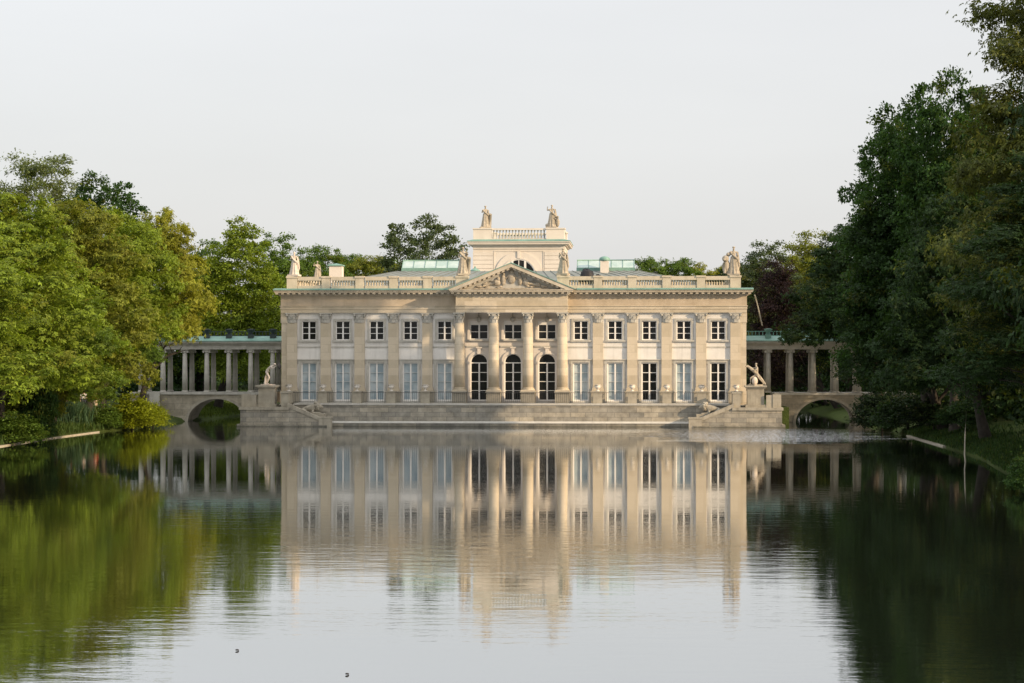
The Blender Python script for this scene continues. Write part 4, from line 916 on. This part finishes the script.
def crown(seed, H, zb, Rr, nl, lr, per, L_, Wd, droop=.3, spread=.36, palm=1, fill=.12, shape='round', flat=.75, gap=0):
    """lobes at the limb ends -> sprays on every lobe -> leaves on every spray"""
    g = np.random.default_rng(seed); lob = []; tries = 0
    def prof(t):
        if shape == 'round': return math.sqrt(max(0, 1-(2*t-1)**2))**.8
        if shape == 'egg': return (math.sin(math.pi*min(1, t*.9+.1)**.75))**.7 if t < .98 else .1
        if shape == 'dome': return math.sqrt(max(0, 1-t**2.2))
        if shape == 'col': return min(1, 2.2*(1-t)+.08)*min(1, .55+t*2)
        if shape == 'cone': return (1-t)**.8
    while len(lob) < nl and tries < 6000:
        tries += 1; t = g.uniform(.02, 1); a = g.uniform(0, 2*math.pi); q = prof(t)*math.sqrt(g.uniform(.25, 1))
        r_ = lr*g.uniform(.75, 1.3)*(1 - .25*t)
        p = np.array([q*(Rr-r_*.8)*math.cos(a), q*(Rr-r_*.8)*math.sin(a), zb + r_*flat*.6 + t*(H-zb-r_*flat*1.5)])
        if all(np.linalg.norm((p-o[0])/(1, 1, .85)) > .62*(r_+o[1]) *(1 if tries < 3000 else .8) for o in lob): lob.append((p, r_))
    C, A, Nn, T = [], [], [], []
    for p, r_ in lob:
        lt = g.uniform(0, 1); ns = max(8, int(16*(r_/lr)**2)); d = unit(g, ns*2); d = d[d[:, 2] > -.55][:ns]
        sp = p + d*np.array([1, 1, flat])*r_*g.uniform(.72, 1.05, (len(d), 1)); m_ = int(per*(r_/lr)**2/len(d))
        for c0, dd in zip(sp, d):
            if gap and g.uniform() < gap: continue
            st = np.clip(.55*lt + .45*g.uniform(0, 1), 0, 1); off = g.normal(size=(m_, 3))*np.array([1, 1, .55])*spread*r_*.75
            cc = c0 + off; out = (cc-p); out /= np.linalg.norm(out, axis=1, keepdims=True)+1e-9
            nn = out*.55 + np.array([0, 0, .75]) + g.normal(size=(m_, 3))*.42
            aa = out*.7 + dd*.4 + np.array([0, 0, -droop]) + g.normal(size=(m_, 3))*.45
            C.append(cc); A.append(aa); Nn.append(nn); T.append(np.clip(st + g.normal(size=m_)*.06, 0, 1))
    C = np.concatenate(C); A = np.concatenate(A); Nn = np.concatenate(Nn); T = np.concatenate(T)
    nf = int(len(C)*fill)
    if nf:
        L = np.array([o[0] for o in lob]); i = g.integers(0, len(L), nf); j = g.integers(0, len(L), nf); u = g.uniform(0, 1, (nf, 1))
        cf = L[i]*u + L[j]*(1-u)*np.array([.7, .7, 1]) + L[j]*0; C = np.concatenate([C, cf + g.normal(size=(nf, 3))*.5]); A = np.concatenate([A, g.normal(size=(nf, 3))]); Nn = np.concatenate([Nn, unit(g, nf)+[0, 0, .5]]); T = np.concatenate([T, g.uniform(0, 1, nf)])
    if palm > 1:                             # palmate leaves: a fan of leaflets
        A /= np.linalg.norm(A, axis=1, keepdims=True)+1e-9; S = np.cross(A, Nn); S /= np.linalg.norm(S, axis=1, keepdims=True)+1e-9
        cs, as_, ns_, ts = [], [], [], []
        for q in range(palm):
            th = (q-(palm-1)/2)*1.05; ax = A*math.cos(th) + S*math.sin(th) + np.array([0, 0, -.18]); cs.append(C + ax*L_*.5); as_.append(ax); ns_.append(Nn); ts.append(T)
        C, A, Nn, T = (np.concatenate(x) for x in (cs, as_, ns_, ts))
    ln = L_*g.uniform(.7, 1.3, len(C)); return leaf_mesh('crown', C, A, Nn, ln, ln*Wd, T), lob
def trunk_mb(seed, H, zb, lob, r0, limbs=9):
    q = random.Random(seed); m = MB(); top = zb + (H-zb)*.62
    pts = [(0, 0, -.5), (0, 0, .15)] + [(q.uniform(-.22, .22)*i/3, q.uniform(-.22, .22)*i/3, top*i/6) for i in range(1, 7)]
    m.tube(pts, [r0*1.5, r0*1.25] + [r0*(1 - .13*i) for i in range(1, 7)], 9)
    ls = sorted(lob, key=lambda o: -o[1])[:limbs*2]; q.shuffle(ls)
    for p, r_ in ls[:limbs]:
        z0 = min(top*.95, max(zb*.55, p[2]*.5)); i = min(7, 1+int(z0/top*6)); b = Vector((pts[i][0], pts[i][1], z0)); e = Vector(p); e = b.lerp(e, .9)
        mid = b.lerp(e, .5) + Vector((q.uniform(-.4, .4), q.uniform(-.4, .4), q.uniform(.1, .7))); m.tube([b, b.lerp(mid, .5), mid, mid.lerp(e, .55), e], [r0*.42, r0*.34, r0*.26, r0*.16, r0*.05], 6)
        for _ in range(2):
            s_ = mid.lerp(e, q.uniform(.1, .6)); m.tube([s_, s_ + Vector((q.uniform(-1, 1), q.uniform(-1, 1), q.uniform(.2, .9)))*r_*.8], [r0*.13, r0*.03], 5)
    return m
KINDS = {}
def kind(name, seeds, **kw):
    KINDS[name] = []
    for s in seeds:
        r0 = kw.get('r0', .38); k_ = {a: b for a, b in kw.items() if a not in ('r0', 'limbs')}
        me, lob = crown(s, **k_); tm = trunk_mb(s, kw['H'], kw['zb'], lob, r0, kw.get('limbs', 9))
        t = bpy.data.meshes.new('trunk'); t.from_pydata(tm.v, [], tm.f); t.polygons.foreach_set('use_smooth', [True]*len(tm.f)); t.materials.append(M['bark'])
        KINDS[name].append((me, t, kw['H'], kw['Rr']))
kind('chestnut', (11, 12, 13), H=16, zb=2.6, Rr=6.2, nl=46, lr=2.0, per=520, L_=.25, Wd=.40, droop=.75, palm=4, fill=.10, shape='dome', flat=.62, spread=.27)
kind('high_chestnut', (14, 15), H=16, zb=5.6, Rr=6.2, nl=42, lr=1.9, per=520, L_=.25, Wd=.40, droop=.75, palm=4, fill=.08, shape='dome', flat=.62, spread=.27)
kind('linden', (21, 22, 23), H=18, zb=2.5, Rr=5.2, nl=46, lr=1.75, per=1350, L_=.22, Wd=.66, droop=.35, fill=.10, shape='egg', flat=.8, spread=.28)
kind('oak', (31, 32), H=18, zb=4.5, Rr=5.0, nl=46, lr=1.6, per=1000, L_=.25, Wd=.62, droop=.1, fill=.05, shape='round', flat=.75, spread=.30, gap=.12)
kind('ash', (41,), H=20, zb=9, Rr=4.6, nl=40, lr=1.5, per=800, L_=.25, Wd=.45, droop=.5, fill=.03, shape='round', flat=.85, spread=.36, gap=.15)
kind('layered', (51, 52), H=24, zb=3, Rr=6.5, nl=60, lr=2.0, per=560, L_=.25, Wd=.40, droop=.75, palm=4, fill=.08, shape='dome', flat=.45, spread=.36)
kind('beech', (61,), H=16, zb=1.5, Rr=4.5, nl=44, lr=1.6, per=900, L_=.22, Wd=.62, droop=.25, fill=.2, shape='egg', flat=.8, spread=.36)
kind('conifer', (71,), H=16, zb=1.5, Rr=2.6, nl=40, lr=.9, per=420, L_=.26, Wd=.28, droop=.7, fill=.25, shape='cone', flat=.55, spread=.4, r0=.22)
kind('bush', (81, 82, 83), H=3.0, zb=.0, Rr=2.0, nl=24, lr=.75, per=420, L_=.17, Wd=.62, droop=.3, fill=.15, shape='dome', flat=.8, spread=.36, r0=.06, limbs=8)
kind('weeping', (91,), H=5.2, zb=-.1, Rr=1.5, nl=30, lr=.6, per=520, L_=.24, Wd=.25, droop=2.2, fill=.2, shape='col', flat=1.3, spread=.4, r0=.1)
G = dict(sun=(.155,.215,.024), mid=(.085,.145,.024), deep=(.035,.076,.019), dark=(.023,.047,.016), olive=(.155,.180,.026), yel=(.205,.220,.026), grey=(.075,.105,.050), purple=(.028,.018,.020), black=(.015,.029,.012), pale=(.12,.155,.06))  # sun greens are lightened and dark ones deepened to carry sunlight and shade
ncount = 0
def tree(kd, xy, top, rad, col, brown, label, group=None, name='tree', cat='tree', z=None, rz=None, clip=None):
    global ncount; ncount += 1
    v = KINDS[kd]; me, tm, H, Rr = v[ncount % len(v)]
    off = Vector((0, 0, 0)); x0, y0 = xy
    if cat == 'tree':
        for _ in range(40):
            if gsd(*xy) > 1.6: break
            xy = (xy[0] + (.3 if xy[0] > 0 else -.3), xy[1])
        off = Vector((x0-xy[0], 0, 0))
    z0 = gz(*xy) if z is None or off.length > 0 else z
    t = thing(name, label, cat, (xy[0], xy[1], z0-.05), rz if rz is not None else (ncount*2.399) % 6.283, group)
    t.scale = (rad/Rr, rad/Rr, (top-z0)/H)
    c = link(bpy.data.objects.new('crown', me), t); c.color = (*col, brown)
    k = link(bpy.data.objects.new('trunk', tm), t)
    if off.length > .01:
        lo = Matrix.Rotation(-t.rotation_euler.z, 3, 'Z') @ off * (Rr/rad); c.location = lo
        k.rotation_euler = Vector((lo.x, lo.y, H*.5)).to_track_quat('Z', 'Y').to_euler()
    return t
def tp(kd, px, D, ytop, rpx, col, brown, label, **kw): return tree(kd, W(px, D), HZ(ytop, D), rpx*D/F_PX, col, brown, label, **kw)
# left bank, front to back
tp('chestnut', -75, 122, 172, 130, G['sun'], .15, 'bright green broad chestnut tree cut by the left edge of the picture')
tp('chestnut', 10, 143, 186, 110, G['sun'], .25, 'big yellow-green chestnut tree at the far left, leaning over the bank')
tp('chestnut', 78, 157, 196, 88, G['olive'], .22, 'chestnut tree with browning top, second from the left edge on the bank')
tp('high_chestnut', 116, 165, 206, 72, G['sun'], .05, 'green tree between the two browning chestnuts on the left bank')
tp('high_chestnut', 157, 176, 204, 62, G['yel'], .34, 'yellow-brown chestnut tree whose branches hang over the left colonnade roof')
tp('chestnut', 48, 152, 268, 84, G['sun'], .05, 'low broad bright green tree hanging over the reeds on the left bank', z=.3)
tp('high_chestnut', 104, 169, 262, 66, G['mid'], .05, 'low dark green tree above the bright bush near the left bridge', z=.6)
tp('linden', 240, 207, 217, 56, G['sun'], .05, 'tall green tree rising right behind the left colonnade')
tp('linden', 200, 212, 232, 62, G['mid'], .1, 'green tree behind the left colonnade, left of the tall one')
tp('ash', 36, 205, 150, 58, G['pale'], 0, 'pale airy tree rising above the far left chestnuts')
tp('oak', 103, 196, 172, 54, G['deep'], 0, 'dark dome-topped tree rising above the left bank chestnuts')
tp('linden', 278, 238, 225, 48, G['mid'], 0, 'green tree behind the left end of the palace')
tp('conifer', 318, 262, 243, 17, G['dark'], 0, 'small dark conifer top behind the far roof statue')
tp('oak', 326, 268, 245, 30, G['mid'], .2, 'loose green tree behind the left roof chimney')
for px, D, yt, rp, c, b, lab in ((368, 275, 254, 44, G['olive'], .1, 'yellowish low tree top behind the roof balustrade, left of the left skylight'), (398, 280, 256, 40, G['mid'], .1, 'green low tree top just left of the tall airy tree behind the palace'),
      (648, 270, 254, 34, G['mid'], .1, 'green round tree top behind the right skylight'), (676, 272, 256, 36, G['mid'], .1, 'green tree top second to the right of the right skylight'), (703, 280, 262, 34, G['yel'], .1, 'yellowish tree top left of the right corner statue'),
      (728, 285, 262, 32, G['yel'], .15, 'yellowish tree top directly behind the right corner statue')):
    tp('chestnut', px, D, yt, rp*1.2, c, b, lab)
tp('chestnut', 350, 285, 252, 46, G['mid'], .05, 'green low tree top right of the left roof chimney')
tp('linden', 304, 258, 240, 40, G['mid'], .05, 'green tree behind the left corner statue of the roof')
tp('oak', 424, 242, 213, 52, G['grey'], 0, 'tall airy dark tree behind the roof, left of the belvedere')
# right, far to near
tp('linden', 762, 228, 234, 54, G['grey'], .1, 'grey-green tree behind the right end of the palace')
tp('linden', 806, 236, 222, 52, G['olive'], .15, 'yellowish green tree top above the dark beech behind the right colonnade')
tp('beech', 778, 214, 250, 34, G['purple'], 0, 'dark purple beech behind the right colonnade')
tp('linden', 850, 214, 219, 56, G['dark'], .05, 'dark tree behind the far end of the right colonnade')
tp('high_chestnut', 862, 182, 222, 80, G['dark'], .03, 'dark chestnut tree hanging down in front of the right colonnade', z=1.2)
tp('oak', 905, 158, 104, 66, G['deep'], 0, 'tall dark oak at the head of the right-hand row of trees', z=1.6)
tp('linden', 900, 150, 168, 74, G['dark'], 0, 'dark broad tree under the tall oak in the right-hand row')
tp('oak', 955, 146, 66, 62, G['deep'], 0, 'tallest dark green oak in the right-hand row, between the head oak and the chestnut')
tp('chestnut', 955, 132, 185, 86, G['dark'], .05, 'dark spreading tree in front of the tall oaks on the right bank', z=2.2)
tp('layered', 1060, 116, -100, 126, (.070,.086,.022), .18, 'tall browning chestnut tree with layered branches at the right edge of the picture')
tp('layered', 1050, 106, 150, 110, G['dark'], .2, 'lower dark chestnut with drooping layered branches at the right edge', z=2.2)
tp('chestnut', 1160, 86, -140, 150, G['dark'], .1, 'huge chestnut tree beyond the right edge of the picture')
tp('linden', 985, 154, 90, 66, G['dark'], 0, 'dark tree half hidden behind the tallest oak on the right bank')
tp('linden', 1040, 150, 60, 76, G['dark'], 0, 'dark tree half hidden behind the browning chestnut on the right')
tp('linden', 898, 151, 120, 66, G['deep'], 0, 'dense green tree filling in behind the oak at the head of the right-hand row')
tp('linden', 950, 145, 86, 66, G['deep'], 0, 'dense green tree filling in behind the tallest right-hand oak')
tree('linden', (44, -29), 33, 4.8, G['dark'], 0, 'tall narrow tree beyond the right edge of the picture put there to shade the palace')  # unseen; placed and sized to shade the left of the facade
tree('linden', (52, -34), 34, 5.0, G['dark'], 0, 'second tall narrow tree added beyond the right edge to shade the palace, farther from the water')  # also out of view, added for shade on the facade
tree('linden', (41, 4), 17, 5.5, G['dark'], 0, 'dark hidden tree added behind the bridge-end bush to shade the right colonnade')  # hidden tree, added so the right colonnade stands in shade
for x_, y_, lab in ((44, -52, 'dark tree added out of view to shade the right lawn, nearest the palace'), (47, -66, 'dark tree added out of view to shade the right lawn, second from the palace'), (43, -78, 'dark tree added out of view to shade the right lawn, third from the palace'), (50, -88, 'dark tree added out of view to shade the right lawn, nearest the camera')):
    tree('linden', (x_, y_), 18, 6.5, G['dark'], 0, lab)  # out-of-view trees set here to keep sun off the lawn
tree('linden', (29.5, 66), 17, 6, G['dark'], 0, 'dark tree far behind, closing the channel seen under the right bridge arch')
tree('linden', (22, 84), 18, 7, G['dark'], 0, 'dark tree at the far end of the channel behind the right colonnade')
# shrubs
tp('bush', 132, 169, 394, 30, (.19,.23,.014), 0, 'bright yellow-green leafy bush at the water left of the left bridge', name='bush', cat='bush', z=.25)  # colour of both bright bushes raised in place of the blocked sun
tp('bush', 153, 172.5, 402, 18, (.19,.23,.014), 0, 'smaller bright green bush touching the left bridge pier', name='bush', cat='bush', z=.2)
tp('bush', 104, 166, 404, 22, G['mid'], 0, 'mid green bush between the reeds and the bright bush', name='bush', cat='bush', z=.25)
tp('bush', 12, 141, 412, 34, G['mid'], 0, 'green bush at the water at the far left', name='bush', cat='bush', z=.2)
tp('weeping', 40, 146, 372, 20, G['deep'], .1, 'dark weeping shrub drooping into the water on the left bank', name='shrub', cat='shrub', z=.1)
tp('weeping', 20, 147, 352, 30, G['olive'], .35, 'browning drooping shrub left of the dark weeping one', name='shrub', cat='shrub', z=1.6)
tp('weeping', 52, 150, 352, 18, G['yel'], .35, 'yellow-green drooping shrub right of the dark weeping one', name='shrub', cat='shrub', z=1.4)
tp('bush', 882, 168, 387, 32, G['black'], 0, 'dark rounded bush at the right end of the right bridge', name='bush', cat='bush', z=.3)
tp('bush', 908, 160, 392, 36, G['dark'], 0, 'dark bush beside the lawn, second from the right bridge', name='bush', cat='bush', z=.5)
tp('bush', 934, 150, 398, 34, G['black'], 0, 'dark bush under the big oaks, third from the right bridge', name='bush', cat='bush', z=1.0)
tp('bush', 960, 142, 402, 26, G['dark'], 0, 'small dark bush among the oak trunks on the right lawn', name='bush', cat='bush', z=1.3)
tp('bush', 1032, 92, 452, 30, G['deep'], 0, 'low green bush at the water by the right edge', name='bush', cat='bush', z=.15)
# slim leaning sapling on the lawn
x, y = W(965.5, 118); t = thing('sapling', 'slim pale leaning sapling trunk on the right-hand lawn', 'tree', (x, y, gz(x, y)-.05), .4)
m = MB(); m.tube([(0,0,0),(.03,0,.6),(-.04,.02,1.3),(-.02,0,2.4),(.05,0,3.6)], [.055,.045,.04,.035,.02], 7); m.build('trunk', M['grey'], t)
me, _ = crown(5, H=5.2, zb=2.6, Rr=.9, nl=9, lr=.5, per=130, L_=.16, Wd=.6, shape='round'); c = link(bpy.data.objects.new('crown', me), t); c.color = (*G['dark'], 0)

# undergrowth and the wood behind everything
def mass(name, boxes, dens, L_, col, seed, label, cat):
    g = np.random.default_rng(seed); C = []
    for (x0, y0, x1, y1, wdt, h) in boxes:
        ln = math.hypot(x1-x0, y1-y0); n = int(ln*h*dens); nc = max(3, int(n/60)); t = g.uniform(0, 1, nc); lat = g.normal(size=nc)*wdt*.4
        dx, dy = (x1-x0)/ln, (y1-y0)/ln; hh = h*(.55+.45*np.abs(np.sin(t*ln*.35+seed))+g.normal(size=nc)*.08)
        cc = np.stack([x0+(x1-x0)*t-dy*lat, y0+(y1-y0)*t+dx*lat, hh*np.sqrt(g.uniform(0.01, 1, nc))+.6], 1)
        C.append((cc[:, None, :] + g.normal(size=(nc, 60, 3))*np.array([.8, .8, .5])).reshape(-1, 3))
    C = np.concatenate(C); n = len(C); ln = L_*g.uniform(.7, 1.3, n)
    me = leaf_mesh(name, C, g.normal(size=(n, 3))+[0, 0, -.3], unit(g, n)+[0, 0, .9], ln, ln*.6, np.repeat(g.uniform(0, 1, n//60+1), 60)[:n])
    o = link(bpy.data.objects.new(name, me)); o.color = (*col, 0); return tag(o, label, cat, kind='stuff')
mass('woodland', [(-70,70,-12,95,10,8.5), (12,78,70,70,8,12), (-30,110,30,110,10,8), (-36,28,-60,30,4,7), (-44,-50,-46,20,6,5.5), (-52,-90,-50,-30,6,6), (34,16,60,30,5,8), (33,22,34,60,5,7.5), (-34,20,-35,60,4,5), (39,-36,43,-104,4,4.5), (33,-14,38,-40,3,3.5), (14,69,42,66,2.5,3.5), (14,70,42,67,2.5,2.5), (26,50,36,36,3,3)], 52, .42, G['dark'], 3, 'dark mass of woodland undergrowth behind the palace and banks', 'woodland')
g = np.random.default_rng(9)
def blades(name, pts, per, h, wv, col, label, cat, jit):
    C = []
    for (a, b) in zip(pts[:-1], pts[1:]):
        n = int(math.hypot(b[0]-a[0], b[1]-a[1])*per); t = g.uniform(0, 1, (n, 1)); C.append(np.array(a)*(1-t)+np.array(b)*t)
    C = np.concatenate(C); n = len(C); C = C + g.normal(size=(n, 2))*jit
    z = bank_z(sdist(C[:, 0], C[:, 1]), C[:, 0], C[:, 1]); ok = z > .05; C = C[ok]; z = z[ok]; n = len(C)
    hh = h*g.uniform(.5, 1.15, n); c = np.column_stack([C, z+hh*.45])
    me = leaf_mesh(name, c, np.column_stack([g.normal(size=(n, 2))*.22, np.ones(n)]), np.column_stack([g.normal(size=(n, 2)), np.zeros(n)]), hh, wv*g.uniform(.7, 1.3, n), g.uniform(0, 1, n), 0)
    o = link(bpy.data.objects.new(name, me)); o.color = (*col, 0); return tag(o, label, cat, kind='stuff')
def inl(p, d):
    return (p[0]+d, p[1])
blades('reeds', [inl(W(56, 158.5), -.9), inl(W(94, 165), -.7)], 520, 1.75, .06, (.05,.095,.05), 'blue-green reed bed along the left bank', 'reeds', .45)
blades('bank_grass', [W(-60, 132), W(0, 139.5), W(45, 151), W(98, 165), W(160, 176)], 240, .55, .05, (.05,.09,.022), 'long grass along the left water edge', 'grass', .9)
blades('lawn_grass', [W(905, 158), W(950, 139), W(985, 124), W(1022, 105), W(1060, 86)], 420, .28, .05, (.03,.06,.018), 'rough grass on the right bank', 'grass', 1.6)
blades('slope_grass', [(-29, 14), (-28, 30), (-27.5, 50)], 260, .35, .06, (.08,.12,.025), 'sunlit grass on the slope seen through the left arch', 'grass', 1.3)
# bits floating on the water
for px, py, lab in ((237, 651, 'tiny dark floating leaf on the water, the farther left one'), (347, 675, 'tiny dark floating leaf on the water near the bottom edge')):
    D = CAM_H*F_PX/(py-HORIZON); x, y = W(px, D)
    m = MB(); m.ell((0,0,.02), (.036,.024,.016), 10, 6); m.ell((.03,.012,.012), (.02,.016,.013), 8, 5); o = m.build('floating_leaf', M['dark_stuff']); o.location = (x, y, .002); o.rotation_euler = (0, 0, .6); tag(o, lab, 'leaf', 'leaves floating on the pond')
# dark covered heap on the roof beside the right chimney
t = thing('covered_heap', 'black covered heap lying on the roof between the belvedere and the right chimney', 'heap', (5.9, 2.6, 11.45))
m = MB(); m.lathe([(.62,0),(.6,.5),(.5,.95),(.3,1.12),(.02,1.15)], seg=14, sx=1.0, sy=.7); m.lathe([(.5,0),(.4,.35),(.2,.55),(.02,.6)], (.85, .1, .1), 12, .9, .7); q_ = random.Random(4); m.v = [(x*q_.uniform(.86,1.14), y*q_.uniform(.86,1.14), z*q_.uniform(.9,1.06)) for x, y, z in m.v]; m.build('cover', M['dark_stuff'], t)
